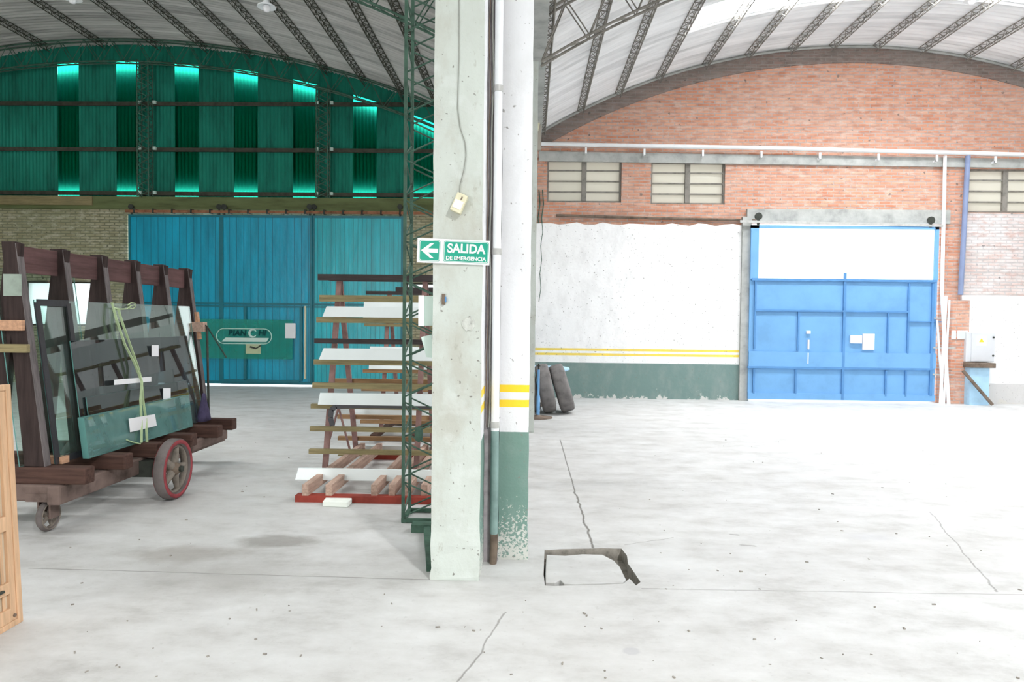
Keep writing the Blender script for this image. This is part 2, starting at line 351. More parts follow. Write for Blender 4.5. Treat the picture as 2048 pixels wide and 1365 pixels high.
# floor material: joints, cracks and stains
def floor_mat():
    m, nt, b = newmat('worn concrete floor'); v = pos(nt)
    big = noise(nt, v, .45, 7, .6); med = noise(nt, pos(nt, (1,1.6,1)), 2.2, 8, .68); fine = noise(nt, v, 22, 5, .6)
    c = ramp(nt, med, [(.30, (.40,.395,.38)), (.48, (.53,.53,.52)), (.7, (.62,.625,.62))])
    c = mix(nt, ramp(nt, big, [(.40, 0.0), (.68, .45)]), c, (.44,.43,.41))
    c = mix(nt, ramp(nt, fine, [(.62, 0.0), (.72, .35)]), c, (.34,.33,.31))
    # warped position for cracks
    nz = N(nt, 'ShaderNodeTexNoise'); nz.inputs['Scale'].default_value = 3.5; nz.inputs['Detail'].default_value = 5; nt.links.new(v, nz.inputs[0])
    off = N(nt, 'ShaderNodeVectorMath', operation='MULTIPLY_ADD'); nt.links.new(nz.outputs['Color'], off.inputs[0]); off.inputs[1].default_value = (.10,.10,0); off.inputs[2].default_value = (-.05,-.05,0)
    ad = N(nt, 'ShaderNodeVectorMath', operation='ADD'); nt.links.new(v, ad.inputs[0]); nt.links.new(off.outputs[0], ad.inputs[1])
    sm = N(nt, 'ShaderNodeVectorMath', operation='MULTIPLY_ADD'); nt.links.new(off.outputs[0], sm.inputs[0]); sm.inputs[1].default_value = (.15,.15,0); nt.links.new(v, sm.inputs[2])
    def seg(p, q, w, vec):
        p, q = Vector((p.x,p.y,0)), Vector((q.x,q.y,0)); d = q-p; L2 = d.length_squared
        a = N(nt, 'ShaderNodeVectorMath', operation='SUBTRACT'); nt.links.new(vec, a.inputs[0]); a.inputs[1].default_value = p
        t = N(nt, 'ShaderNodeVectorMath', operation='DOT_PRODUCT'); nt.links.new(a.outputs[0], t.inputs[0]); t.inputs[1].default_value = d/L2
        tc = N(nt, 'ShaderNodeClamp'); nt.links.new(t.outputs['Value'], tc.inputs[0])
        sc_ = N(nt, 'ShaderNodeVectorMath', operation='SCALE'); sc_.inputs[0].default_value = d; nt.links.new(tc.outputs[0], sc_.inputs['Scale'])
        df = N(nt, 'ShaderNodeVectorMath', operation='DISTANCE'); nt.links.new(a.outputs[0], df.inputs[0]); nt.links.new(sc_.outputs[0], df.inputs[1])
        mr = N(nt, 'ShaderNodeMapRange'); nt.links.new(df.outputs['Value'], mr.inputs[0])
        mr.inputs[1].default_value = w*.15; mr.inputs[2].default_value = w*.62; mr.inputs[3].default_value = 1; mr.inputs[4].default_value = 0
        return mr.outputs[0]
    A, B = ad.outputs[0], sm.outputs[0]
    cr = [((1120,880),(1150,985),.016,B,.8), ((1150,985),(1185,1095),.022,A,.9), ((60,1137),(862,1160),.014,B,.55), ((1285,1178),(2300,1194),.012,B,.5),
          ((1062,966),(2048,966),.012,B,.3), ((1100,846),(1600,848),.02,B,.35), ((1860,1025),(1995,1185),.012,A,.55), ((918,1360),(1010,1225),.012,A,.6),
          ((1250,1090),(1345,1075),.012,A,.5), ((500,840),(600,815),.02,B,-.3), ((1690,862),(2048,960),.02,A,.3), ((1480,1090),(1505,1092),.03,A,.5), ((1465,1070),(1480,1071),.03,A,.6)]
    H_ = None
    for (p, q, w, vec, k) in cr:
        s_ = seg(fl(*p), fl(*q), w, vec)
        if k > 0:
            c = mix(nt, mth(nt, 'MULTIPLY', s_, k), c, (.13,.12,.105)); H_ = s_ if H_ is None else mth(nt, 'MAXIMUM', H_, s_)
        else: c = mix(nt, mth(nt, 'MULTIPLY', s_, -k), c, (.7,.7,.68))
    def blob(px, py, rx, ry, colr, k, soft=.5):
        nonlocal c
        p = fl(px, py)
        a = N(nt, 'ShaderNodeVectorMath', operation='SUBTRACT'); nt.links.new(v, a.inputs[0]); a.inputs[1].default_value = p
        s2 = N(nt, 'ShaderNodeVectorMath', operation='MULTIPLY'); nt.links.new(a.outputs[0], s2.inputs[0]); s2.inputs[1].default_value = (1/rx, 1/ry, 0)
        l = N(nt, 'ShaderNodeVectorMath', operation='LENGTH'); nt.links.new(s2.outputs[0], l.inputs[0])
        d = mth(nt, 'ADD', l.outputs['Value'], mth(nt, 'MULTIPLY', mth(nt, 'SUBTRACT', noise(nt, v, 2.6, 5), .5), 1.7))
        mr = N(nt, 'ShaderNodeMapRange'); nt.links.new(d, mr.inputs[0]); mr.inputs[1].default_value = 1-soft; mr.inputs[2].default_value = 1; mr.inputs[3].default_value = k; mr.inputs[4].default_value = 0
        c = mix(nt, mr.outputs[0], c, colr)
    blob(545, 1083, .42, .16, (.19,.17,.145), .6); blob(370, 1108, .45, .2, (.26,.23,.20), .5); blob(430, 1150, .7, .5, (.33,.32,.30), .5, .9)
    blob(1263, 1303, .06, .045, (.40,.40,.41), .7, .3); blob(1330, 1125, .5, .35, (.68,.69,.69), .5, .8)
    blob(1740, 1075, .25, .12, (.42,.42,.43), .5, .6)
    nt.links.new(c, b.inputs['Base Color'])
    nt.links.new(ramp(nt, med, [(.3, .75), (.7, .5)]), b.inputs['Roughness'])
    hh = mth(nt, 'SUBTRACT', mth(nt, 'MULTIPLY', noise(nt, v, 12, 8, .7), .5), H_)
    bump(nt, b, hh, .3, .012); return m
M['floor'] = floor_mat()

# ------------------------------------------------------------ hall geometry
YL, YR = 16.4, 14.7
XL, XR = -19.2, 13.1
PLX, PLZ, RL = -9.6, 8.01, 19.4
PRX, PRZ, RR = 6.55, 7.33, 12.4
def roofL(x): return PLZ - (RL - math.sqrt(RL*RL - (x-PLX)**2))
def roofR(x): return PRZ - (RR - math.sqrt(RR*RR - (x-PRX)**2))
# floor with the broken inspection pit cut out of it
hole = [fl(*p) for p in ((1089,1101),(1120,1099),(1165,1098),(1205,1097),(1243,1098),(1254,1112),(1256,1128),(1268,1145),(1281,1165),(1272,1172),(1259,1158),(1247,1168),(1200,1170),(1150,1171),(1110,1173),(1090,1172),(1087,1150),(1088,1125))]
def poly_floor():
    bm = bmesh.new()
    outer = [(XL,-9),(XR,-9),(XR,YR+.25),(.3,YR+.25),(.3,YL+.25),(XL,YL+.25)]
    eo = []; vo = [bm.verts.new((x,y,0)) for x,y in outer]; vh = [bm.verts.new((p.x,p.y,0)) for p in hole]
    for L in (vo, vh):
        for i in range(len(L)): eo.append(bm.edges.new((L[i], L[(i+1)%len(L)])))
    bmesh.ops.triangle_fill(bm, edges=eo, use_beauty=True)
    bm.verts.ensure_lookup_table(); bm.verts.index_update()
    vs = [tuple(v.co) for v in bm.verts]; fs = [tuple(v.index for v in f.verts) for f in bm.faces]; bm.free(); return vs, fs
vs, fs = poly_floor(); m = MB(); m.add(vs, fs)
m.add([(p.x,p.y,0) for p in hole]+[(p.x,p.y,-.09) for p in hole], [(i,(i+1)%len(hole),(i+1)%len(hole)+len(hole),i+len(hole)) for i in range(len(hole))], 1)  # pit walls and bed coloured dark in place of crevice shade
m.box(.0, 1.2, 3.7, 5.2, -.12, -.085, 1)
struct(m.build('floor', [M['floor'], M['crumbs_pit_shade']], origin=(0,0,0)))
# slab sunk in the pit
sl = [fl(*p, -.012) for p in ((1093,1110),(1130,1112),(1165,1109),(1205,1110),(1228,1122),(1240,1135),(1252,1160),(1246,1166),(1150,1169),(1128,1168),(1120,1160),(1110,1166),(1091,1166),(1091,1140))]
n_ = len(sl); m = MB(); m.add([(p.x,p.y,-.085) for p in sl]+[(p.x,p.y,-.012) for p in sl], [tuple(range(n_))[::-1], tuple(range(n_,2*n_))]+[(i,(i+1)%n_,(i+1)%n_+n_,i+n_) for i in range(n_)])
tag(m.build('concrete_slab', M['floor'], bevel=.004), 'broken concrete cover slab sunk in the floor pit beside the pillar', 'slab')

def wall(x0, x1, ztop, holes, y0, y1, step=.35):
    xs = {x0, x1}
    for h in holes: xs |= {max(x0,h[0]), min(x1,h[1])}
    x = x0
    while x < x1: xs.add(x); x += step
    xs = sorted(v for v in xs if x0 <= v <= x1); m = MB()
    for a, b in zip(xs, xs[1:]):
        if b-a < 1e-4: continue
        hs = sorted([(h[2], h[3]) for h in holes if h[0] <= a+1e-5 and h[1] >= b-1e-5]); z = 0
        for (h0, h1) in hs:
            if h0 > z: m.box(a, b, y0, y1, z, h0)
            z = max(z, h1)
        m.hexa([(a,y0,z),(b,y0,z),(b,y1,z),(a,y1,z)], [(a,y0,ztop(a)),(b,y0,ztop(b)),(b,y1,ztop(b)),(a,y1,ztop(a))])
    return m
def rect(px0, py0, px1, py1, Y):
    a = at(px0, py0, Y); b = at(px1, py1, Y); c = at(px0, py1, Y); d = at(px1, py0, Y)
    return ((a.x+c.x)/2, (b.x+d.x)/2, (c.z+b.z)/2, (a.z+d.z)/2)
# --- right hall back wall
w1 = rect(1094,319,1243,405,YR); w2 = rect(1302,324,1450,409,YR); w3 = rect(1936,338,2090,426,YR)
dr = rect(1497,447,1876,806,YR); dr = (dr[0], dr[1], 0, dr[3])
struct(wall(.05, XR, lambda x: roofR(x)+.02, [w1, w2, w3, dr], YR, YR+.22).build('wall_back_right', M['brick_r'], origin=(0,0,0)))
# arch ring of grimy brick
m = MB(); xs = [.05 + i*(XR-.05)/60 for i in range(61)]
for a, b in zip(xs, xs[1:]):
    def lo(x): return max(roofR(x)-.36, 5.2)
    m.hexa([(a,YR-.035,lo(a)),(b,YR-.035,lo(b)),(b,YR,lo(b)),(a,YR,lo(a))], [(a,YR-.035,roofR(a)),(b,YR-.035,roofR(b)),(b,YR,roofR(b)),(a,YR,roofR(a))])
struct(m.build('trim_1', M['brick_arch'], origin=(0,0,0)))
# angle strip where roof meets wall
m = MB(); m.tube([(x, YR-.06, roofR(x)-.045) for x in xs], .028, 6); struct(m.build('trim_2', M['concrete']))
# concrete band
a = at(1078,304,YR); b = at(2048,322,YR); a2 = at(1078,323,YR); b2 = at(2048,340,YR)
m = MB(); m.hexa([(a2.x,YR-.05,a2.z),(XR,YR-.05,b2.z),(XR,YR,b2.z),(a2.x,YR,a2.z)], [(a.x,YR-.05,a.z),(XR,YR-.05,b.z),(XR,YR,b.z),(a.x,YR,a.z)])
struct(m.build('trim_3', M['concrete']))
# white plastered panel with dado
pw = rect(1064,449,1479,800,YR)
m = MB(); nx = 24; x0, x1 = .05, pw[1]
tops = [pw[3]+.02*math.sin(i*1.7)+.015*math.sin(i*4.1) for i in range(nx+1)]
for i in range(nx):
    a = x0+(x1-x0)*i/nx; b = x0+(x1-x0)*(i+1)/nx
    m.hexa([(a,YR-.03,0),(b,YR-.03,0),(b,YR,0),(a,YR,0)], [(a,YR-.03,tops[i]),(b,YR-.03,tops[i+1]),(b,YR,tops[i+1]),(a,YR,tops[i])])
struct(m.build('trim_4', M['white_wall'], origin=(0,0,0)))
# concrete jamb and lintel of the door
jb = rect(1479,447,1497,803,YR); m = MB(); m.box(jb[0], dr[0], YR-.10, YR+.22, 0, jb[3]+.12); struct(m.build('trim_5', M['concrete']))
lt = rect(1486,420,1897,449,YR); m = MB(); m.box(jb[0]+.1, lt[1], YR-.07, YR-.001, dr[3], lt[3]); struct(m.build('trim_6', M['concrete']))
# whitewashed wall to the right of the door, brick pilaster between
ww = rect(1926,425,2048,592,YR)
m = MB(); m.box(ww[0], XR, YR-.02, YR, ww[2], w3[2]-.02); struct(m.build('trim_7', M['brick_w']))
m = MB(); m.box(ww[0]-.03, XR, YR-.05, YR, 0, ww[2]); struct(m.build('trim_8', M['white_low']))
pl = rect(1893,592,1926,805,YR)
m = MB(); m.box(pl[0], pl[1], YR-.18, YR-.05, 0, pl[3]-.1); struct(m.build('trim_9', M['brick_r']))
# windows of the right hall
def window(n, r, label, parts=2, rows=4):
    o = thing('window_%d' % n, ((r[0]+r[1])/2, YR+.1, r[2]), label, None, None, 'structure')
    m = MB(); t = .035
    m.box(r[0], r[1], YR+.04, YR+.10, r[2], r[2]+t); m.box(r[0], r[1], YR+.04, YR+.10, r[3]-t, r[3])
    m.box(r[0], r[0]+t, YR+.04, YR+.10, r[2]+t, r[3]-t); m.box(r[1]-t, r[1], YR+.04, YR+.10, r[2]+t, r[3]-t)
    m.build('window_frame', M['lattice_r'], o)
    cx = (r[0]+r[1])/2; m = MB(); m.box(cx-.05, cx+.05, YR+.03, YR+.10, r[2]+t, r[3]-t); m.build('mullion', M['lattice_r'], o)
    for k in range(1, rows):
        z = r[2] + (r[3]-r[2])*k/rows
        for (a, b) in ((r[0]+t, cx-.05), (cx+.05, r[1]-t)):
            m = MB(); m.box(a, b, YR+.045, YR+.085, z-.014, z+.014); m.build('glazing_bar', M['lattice_r'], o)
    m = MB(); m.box(r[0]+t, cx-.05, YR+.088, YR+.096, r[2]+t, r[3]-t); m.box(cx+.05, r[1]-t, YR+.088, YR+.096, r[2]+t, r[3]-t)
    m.build('window_pane', M['pane_beige'], o)
window(1, w1, None); window(2, w2, None); window(3, w3, None)
# pipe along the wall and its brackets
pa = at(1076,288,YR-.15); pb = at(2048,310,YR-.15)
P = thing('water_pipe', (pa.x, YR-.15, pa.z), 'long white horizontal pipe crossing the brick gable below the arch', 'pipe')
m = MB(); m.tube([pa, pa.lerp(pb,.5)+Vector((0,0,.02)), pb + (pb-pa)*.2], .042, 10); m.build('pipe_run', M['white_paint'], P)
for k in range(9):
    q = at(1172+k*117, 295+k*2.6, YR-.15); m = MB(); m.box(q.x-.02, q.x+.02, YR-.16, YR, q.z-.13, q.z-.09); m.box(q.x-.02,q.x+.02,YR-.165,YR-.135,q.z-.13,q.z); m.build('bracket', M['white_paint'], P)
# conduit under the windows
q0 = at(1112,431,YR-.05); q1 = at(1512,441,YR-.05)
m = MB(); m.tube([q0, q0.lerp(q1,.5)+Vector((0,0,-.01)), q1], .028, 8); tag(m.build('conduit', M['steel_rust']), 'rusty horizontal conduit on brick above the white wall panel', 'pipe')
# vertical pipes near the door
q0 = at(1890,312,YR-.09); q1 = at(1884,592,YR-.09); q2 = at(1872,800,YR-.30)
m = MB(); m.tube([q0,q1], .035, 8); tag(m.build('drain_pipe', M['white_paint']), 'thin white vertical pipe dropping beside the blue sliding door', 'pipe')
q0 = at(1936,312,YR-.12); q1 = at(1921,590,YR-.12)
m = MB(); m.tube([q0,q1], .05, 10); tag(m.build('drain_pipe', M['grey_blue']), 'thick blue grey vertical pipe beside the upper corner window', 'pipe')
a_ = at(1866,795,YR-.2); b_ = at(1878,600,YR-.2)
C = thing('conduit_bundle', (a_.x, YR-.2, 0), 'bundle of white vertical conduits against brick pier by the blue door', 'pipe')
for k, (x0_, x1_, y0_, r_) in enumerate(((1868,1874,640,.022),(1878,1884,592,.034),(1886,1892,592,.030),(1895,1899,600,.020))):
    p0_ = at(x1_, y0_, YR-.22); p1_ = fl(x0_, 805); m = MB(); m.tube([(p0_.x,YR-.22,p0_.z),((p1_.x if k<2 else p0_.x-.05),YR-.22,0.0)], r_, 8); m.build('pipe_run', M['white_paint'], C)
for z in (.6, 1.15, 1.75):
    m = MB(); m.box(a_.x-.05, a_.x+.42, YR-.185, YR-.17, z-.015, z+.015); m.build('clamp_strip', M['steel_grey'], C)
# --- blue sliding door
D = thing('door_4', ((dr[0]+dr[1])/2, YR-.16, 0), None, None, None, 'structure')
Yd = YR-.16
L, Rr, zb = at(1495,800,Yd).x, at(1868,803,Yd).x, .045
def dz(py): return at(1680, py, Yd).z
ztop = dz(452); zmid = dz(560)
m = MB(); m.box(L, Rr, Yd, Yd+.025, zb, zmid)
m.build('lower_panel', M['blue_door'], D)
m = MB(); m.box(L+.16, Rr-.08, Yd+.01, Yd+.016, zmid+.02, ztop-.06); m.build('translucent_panel', M['pane_white'], D)
m = MB()
m.box(L, L+.16, Yd-.02, Yd+.03, zmid, ztop); m.box(Rr-.08, Rr, Yd-.02, Yd+.03, zmid, ztop)
m.box(L, Rr, Yd-.02, Yd+.03, ztop-.06, ztop); m.build('top_frame', M['blue_door'], D)
def vb(px, y0, y1, w=.035):
    x = at(px, 700, Yd).x; m = MB(); m.box(x-w/2, x+w/2, Yd-.035, Yd, dz(y1), dz(y0)); m.build('stiffener', M['blue_bar'], D)
def hb(py, x0_, x1_, w=.035):
    m = MB(); z = dz(py); m.box(at(x0_,700,Yd).x, at(x1_,700,Yd).x, Yd-.04, Yd, z-w/2, z+w/2); m.build('stiffener', M['blue_bar'], D)
hb(561,1500,1868,.05); hb(623,1508,1812); hb(737,1495,1866,.04); hb(642,1812,1880,.02)
vb(1508,563,700); vb(1508,740,790); vb(1595,624,703); vb(1592,740,790); vb(1686,546,800,.05); vb(1774,626,706); vb(1772,740,792); vb(1814,566,706); vb(1812,740,792); vb(1862,566,790,.05)
m = MB(); m.box(L, Rr, Yd-.03, Yd, dz(735), dz(705)); m.build('cover_plate', M['blue_door'], D)
m = MB(); m.box(L, Rr, Yd-.03, Yd, zb, dz(788)); m.build('kick_plate', M['blue_door'], D)
for (px0,py0,px1,py1) in ((1699,671,1722,687),(1724,668,1747,700)):
    r = rect(px0,py0,px1,py1,Yd); m = MB(); m.box(r[0],r[1],Yd-.045,Yd-.005,r[2],r[3]); m.build('notice_sheet', M['paper'], D)
m = MB()
for (px,y0,y1,w) in ((1616,662,668,8),(1616,680,699,3),(1615,706,728,2)):
    r = rect(px-w/2,y0,px+w/2,y1,Yd); m.box(r[0],r[1],Yd-.034,Yd-.0005,r[2],r[3])
m.build('paint_scar', M['paper'], D)
for px in (1517, 1862):
    c_ = at(px, 433 if px < 1600 else 441, Yd-.03); mx = Matrix.Translation(c_) @ Matrix.Rotation(math.pi/2,4,'X')
    m = MB(); m.disc(mx, .075, .04, 16); m.bar(c_+Vector((0,.0,0)), (c_.x, Yd-.01, ztop-.02), .05, .02); m.build('roller', M['steel_dark'], D)
m = MB(); ra = at(1480,443,Yd-.02); rb = at(1886,452,Yd-.02); m.bar(ra, rb, .03, .05); struct(m.build('trim_10', M['steel_grey']))
# electrical cabinet, pedestal and small signs on the far right
r = rect(1929,665,1986,724,YR-.2)
E = thing('electrical_cabinet', ((r[0]+r[1])/2, YR-.15, r[2]), 'light grey electrical cabinet with a yellow warning sticker on white wall', 'electrical cabinet')
m = MB(); m.box(r[0], r[1], YR-.25, YR-.05, r[2], r[3]); m.build('cabinet_body', M['box_grey'], E, bevel=.008)
m = MB(); m.box(r[0]+.10, r[1]-.01, YR-.268, YR-.25, r[2]+.01, r[3]-.01); m.build('cabinet_door', M['box_grey'], E, bevel=.004)
for z in (r[2]+.13, r[3]-.1):
    m = MB(); m.disc(Matrix.Translation((r[1]-.04, YR-.272, z)) @ Matrix.Rotation(math.pi/2,4,'X'), .02, .02, 12); m.build('latch', M['steel_dark'], E)
cx, cz_ = at(1963,682,YR-.27).x, at(1963,682,YR-.27).z
m = MB(); m.box(cx-.1, cx+.1, YR-.271, YR-.268, cz_-.1, cz_+.1); m.build('sticker', M['paper'], E)
m = MB(); m.add([(cx-.05,YR-.274,cz_-.03),(cx+.05,YR-.274,cz_-.03),(cx,YR-.274,cz_+.055),(cx-.05,YR-.270,cz_-.03),(cx+.05,YR-.270,cz_-.03),(cx,YR-.270,cz_+.055)], [(0,1,2),(3,5,4),(0,3,4,1),(1,4,5,2),(2,5,3,0)]); m.build('warning_triangle', M['label_yellow'], E)
r = rect(1930,735,1968,802,YR-.2)
E = thing('pedestal', ((r[0]+r[1])/2, YR-.2, 0), 'pale blue pedestal with dark top plate under the electrical cabinet', 'pedestal')
m = MB(); m.box(r[0], r[1], YR-.36, YR-.06, 0, r[3]); m.build('pedestal_body', M['lt_blue'], E)
m = MB(); m.box(r[0]-.04, r[1]+.09, YR-.42, YR-.05, r[3], r[3]+.10); m.build('top_plate', M['steel_rust'], E, bevel=.01)
p0_ = at(1926,742,YR-.4); p1_ = fl(1946,806)
m = MB(); m.bar((p0_.x,YR-.40,p0_.z), (p1_.x,YR-.5,.03), .05, .05); tag(m.build('timber_prop', M['steel_rust']), 'dark diagonal bar leaning beside the pale blue pedestal', 'bar')
for (x0_,x1_,lb) in ((1904,1912,'small square arrow sign on the brick pier by electrical cabinet'),(1915,1936,'small rectangular emergency exit sign on pier by electrical cabinet')):
    r = rect(x0_,662,x1_,678,YR-.2); S = thing('exit_sign', ((r[0]+r[1])/2,YR-.20,r[2]), lb, 'sign')
    m = MB(); m.box(r[0],r[1],YR-.20,YR-.18 if x0_<1910 else YR-.05,r[2],r[3]); m.build('board', M['paper'], S)
    m = MB(); m.box(r[0]+.015,r[1]-.015,YR-.204,YR-.2005,r[2]+.015,r[3]-.015); m.build('face', M['box_mint'], S)

# --- left hall back wall
beam_t = at(500,396,YL).z; beam_b = at(500,421,YL).z
dl = rect(256,431,806,779,YL); wl = rect(50,563,186,652,YL); wm = rect(812,566,905,590,YL)
struct(wall(XL, .3, lambda x: beam_b, [(dl[0],dl[1],0,dl[3]-.02), wl, wm], YL, YL+.25, 3).build('wall_back_left', M['brick_l'], origin=(0,0,0)))
m = MB(); m.box(XL, .3, YL-.08, YL+.25, beam_b, beam_t); struct(m.build('trim_11', M['conc_green']))
m = MB(); m.box(XL, at(190,400,YL).x, YL-.12, YL-.08, beam_b+.08, beam_t); struct(m.build('trim_12', M['olive_wood']))
for i, (r, nm) in enumerate(((wl,4),(wm,5))):
    o = thing('window_%d' % nm, ((r[0]+r[1])/2, YL+.1, r[2]), None, None, None, 'structure')
    m = MB(); t = .04
    m.box(r[0],r[1],YL+.05,YL+.11,r[2],r[2]+t); m.box(r[0],r[1],YL+.05,YL+.11,r[3]-t,r[3]); m.box(r[0],r[0]+t,YL+.05,YL+.11,r[2]+t,r[3]-t); m.box(r[1]-t,r[1],YL+.05,YL+.11,r[2]+t,r[3]-t)
    m.build('window_frame', M['lattice_l'], o); m = MB(); m.box(r[0]+t,r[1]-t,YL+.076,YL+.084,r[2]+t,r[3]-t); m.build('window_pane', M['pane_white'], o)
# sliding door rail
ra = at(240,418,YL-.2); m = MB(); zr = at(500,424,YL-.2).z
m.box(at(250,424,YL-.2).x, .0, YL-.2, YL-.16, zr-.03, zr+.03); rl = struct(m.build('trim_13', M['rail_rust']))
for k in range(15):
    x = at(268+k*38,424,YL-.2).x; m = MB(); m.box(x-.018,x+.018,YL-.215,YL-.08,zr-.045,zr+.06); o_ = m.build('rail_bracket', M['steel_dark'], rl)
# door leaves
leaves = [(258,443,M['teal'],.0),(443,624,M['teal'],-.02),(624.8,806,M['teal_b'],.03)]
for i, (x0_,x1_,mt,dy) in enumerate(leaves):
    Yf = YL-.13+dy; a = at(x0_,600,Yf).x; b = at(x1_,600,Yf).x; zt = at(500,431,Yf).z; z0_ = .05
    o = thing('door_%d' % (i+1), ((a+b)/2, Yf, 0), None, None, None, 'structure')
    m = MB(); m.box(a+.03, b-.03, Yf, Yf+.03, z0_, zt); m.build('door_skin', mt, o)
    m = MB(); m.box(a, a+.05, Yf-.02, Yf+.04, z0_, zt); m.box(b-.05, b, Yf-.02, Yf+.04, z0_, zt); m.box(a+.05, b-.05, Yf-.02, Yf+.04, zt-.05, zt); m.box(a+.05, b-.05, Yf-.02, Yf+.04, z0_, z0_+.07)
    m.build('door_frame', M['teal_frame'], o)
    zm = at(500,606,Yf).z; m = MB(); m.box(a+.05, b-.05, Yf-.03, Yf, zm-.04, zm+.0); m.box(a+.05, b-.05, Yf-.025, Yf, zm-.10, zm-.07); m.build('middle_rail', M['teal_frame'], o)
    for px in ((262,438) if i==0 else (448,619) if i==1 else (628,800)):
        c_ = at(px, 414, Yf-.03); m = MB(); m.disc(Matrix.Translation(c_) @ Matrix.Rotation(math.pi/2,4,'X'), .06, .05, 14); m.bar(c_, (c_.x, Yf, zt-.02), .04, .02); m.build('roller', M['steel_dark'], o)
    if i == 1:
        x0w, x1w = at(382,650,Yf).x, at(608,650,Yf).x
        ll = at(492,650,Yf).x
        m = MB(); zt2 = at(500,613,Yf).z; zb2 = .14
        for xx in (x1w-.06, ll): m.box(xx-.03, xx+.03, Yf-.05, Yf, zb2, zt2)
        m.box(a+.05, x1w-.09, Yf-.05, Yf, zb2-.04, zb2+.02); m.build('wicket_frame', M['teal_frame'], o)
        m = MB(); m.box(x1w+.03, x1w+.055, Yf-.07, Yf-.0, zb2+.05, zt2+.02); m.build('bolt_rod', M['cream'], o)
    if i == 2:
        pass
# strip of daylight slot between leaves
# banner on the door with the company name
Yb = YL-.22
rb_ = rect(362,639,585,718,Yb)
Bn = thing('door_banner', ((rb_[0]+rb_[1])/2, Yb, rb_[2]), 'translucent green banner with an oval company logo hung on teal door', 'banner')
m = MB(); m.box(rb_[0], rb_[1], Yb, Yb+.006, rb_[2], rb_[3]); m.build('banner_sheet', M['banner'], Bn)
r = rect(433,658,543,688,Yb-.004); h = (r[3]-r[2])/2; cy = (r[2]+r[3])/2
pts = []
for k in range(13): t = math.pi/2 + math.pi*k/12; pts.append((r[0]+h+h*math.cos(t), Yb-.006, cy+h*math.sin(t)))
for k in range(13): t = -math.pi/2 + math.pi*k/12; pts.append((r[1]-h+h*math.cos(t), Yb-.006, cy+h*math.sin(t)))
pts.append(pts[0]); m = MB(); m.tube(pts, .011, 5); m.build('logo_outline', M['box_mint'], Bn)
z0_, z1_ = at(490,684,Yb).z, at(490,676,Yb).z
m = MB(); xa, xb = at(443,682,Yb).x, at(538,682,Yb).x
m.hexa([(xa,Yb-.006,z0_),(xb-.06,Yb-.006,z0_),(xb-.06,Yb-.002,z0_),(xa,Yb-.002,z0_)], [(xa+.1,Yb-.006,z1_),(xb,Yb-.006,z1_),(xb,Yb-.002,z1_),(xa+.1,Yb-.002,z1_)]); m.build('logo_bar', M['box_mint'], Bn)
# lettering helper
def text(s, name, loc, size, mat, parent, squash=1, bold=0.0, shear=0, rot=None, ext=.0015):
    cu = bpy.data.curves.new(name, 'FONT'); cu.body = s; cu.size = size; cu.extrude = ext; cu.offset = bold; cu.align_x = 'CENTER'; cu.align_y = 'CENTER'; cu.shear = shear
    t = bpy.data.objects.new(name, cu); COL.objects.link(t)
    bpy.context.view_layer.update(); dg = bpy.context.evaluated_depsgraph_get()
    me = bpy.data.meshes.new_from_object(t.evaluated_get(dg)); bpy.data.objects.remove(t)
    Mx = (Matrix.Rotation(rot or 0, 4, 'Y') @ Matrix.Rotation(math.pi/2, 4, 'X') @ Matrix.Diagonal((squash,1,1,1)))
    me.transform(Mx); me.materials.clear(); me.materials.append(mat)
    o = bpy.data.objects.new(name, me); COL.objects.link(o); o.parent = parent; o.location = Vector(loc) - wloc(parent); return o
c_ = at(474,667,Yb-.006); text('BIAN', 'lettering', c_, .17, M['letter_dark'], Bn, 1.1, .006, .15)
c_ = at(524,667,Yb-.006); text('HI', 'lettering', c_, .17, M['letter_dark'], Bn, 1.1, .006, .15)
c_ = at(506,667,Yb-.006)
m = MB(); arc = [(c_.x+.085*math.cos(t), c_.y-.004, c_.z+.085*math.sin(t)) for t in [math.radians(d) for d in range(30, 331, 20)]]
m.tube(arc, [.006+.022*math.sin(math.pi*min(1,(i+1)/len(arc))) for i in range(len(arc))], 6); m.build('logo_swirl', M['box_mint'], Bn)
r = rect(491,689,521,708,Yb-.02); m = MB(); m.box(r[0],r[1],Yb-.012,Yb-.001,r[2],r[3]); m.build('notice_plate', M['paper_y'], Bn)
c_ = at(510,694,Yb-.02); m = MB(); m.bar((c_.x-.12,Yb-.015,c_.z-.0),(c_.x+.02,Yb-.015,c_.z-.04),.01,.04); m.bar((c_.x+.02,Yb-.015,c_.z-.04),(c_.x+.13,Yb-.015,c_.z+.03),.01,.03); m.build('padlock_hasp', M['steel_dark'], Bn)
r = rect(570,647,590,677,Yb-.02); m = MB(); m.box(r[0],r[1],Yb-.01,Yb+.075,r[2],r[3])
tag(m.build('notice_sheet', M['paper']), 'white ruled paper notice taped at right end of green door banner', 'notice')

# --- left gable: corrugated sheets and translucent strips
def corr(x0, x1, z0, ztop, Y, pitch=.085, amp=.014):
    n = max(6, int((x1-x0)/pitch*6)); vs = []; fs = []
    for i in range(n+1):
        x = x0+(x1-x0)*i/n; y = Y+amp*math.sin(2*math.pi*x/pitch)
        vs += [(x,y,z0),(x,y,ztop(x))]
    fs = [(2*i,2*i+2,2*i+3,2*i+1) for i in range(n)]; m = MB(); m.add(vs, fs, 0, True); return m
G = thing('wall_gable_left', (-9.6, YL+.05, beam_t), None, None, None, 'structure')
strips = [(-8,41),(113,162),(229,281),(347,400),(464,519),(583,638),(703,757),(822,876)]
Yg = YL+.05; sx = [(at(a,250,Yg).x, at(b,250,Yg).x) for a,b in strips]
sx = [(sx[0][0]-(k)*1.38, sx[0][0]-(k)*1.38+.6) for k in (6,5,4,3,2,1)] + sx + [(-.75,-.1)]
prev = XL
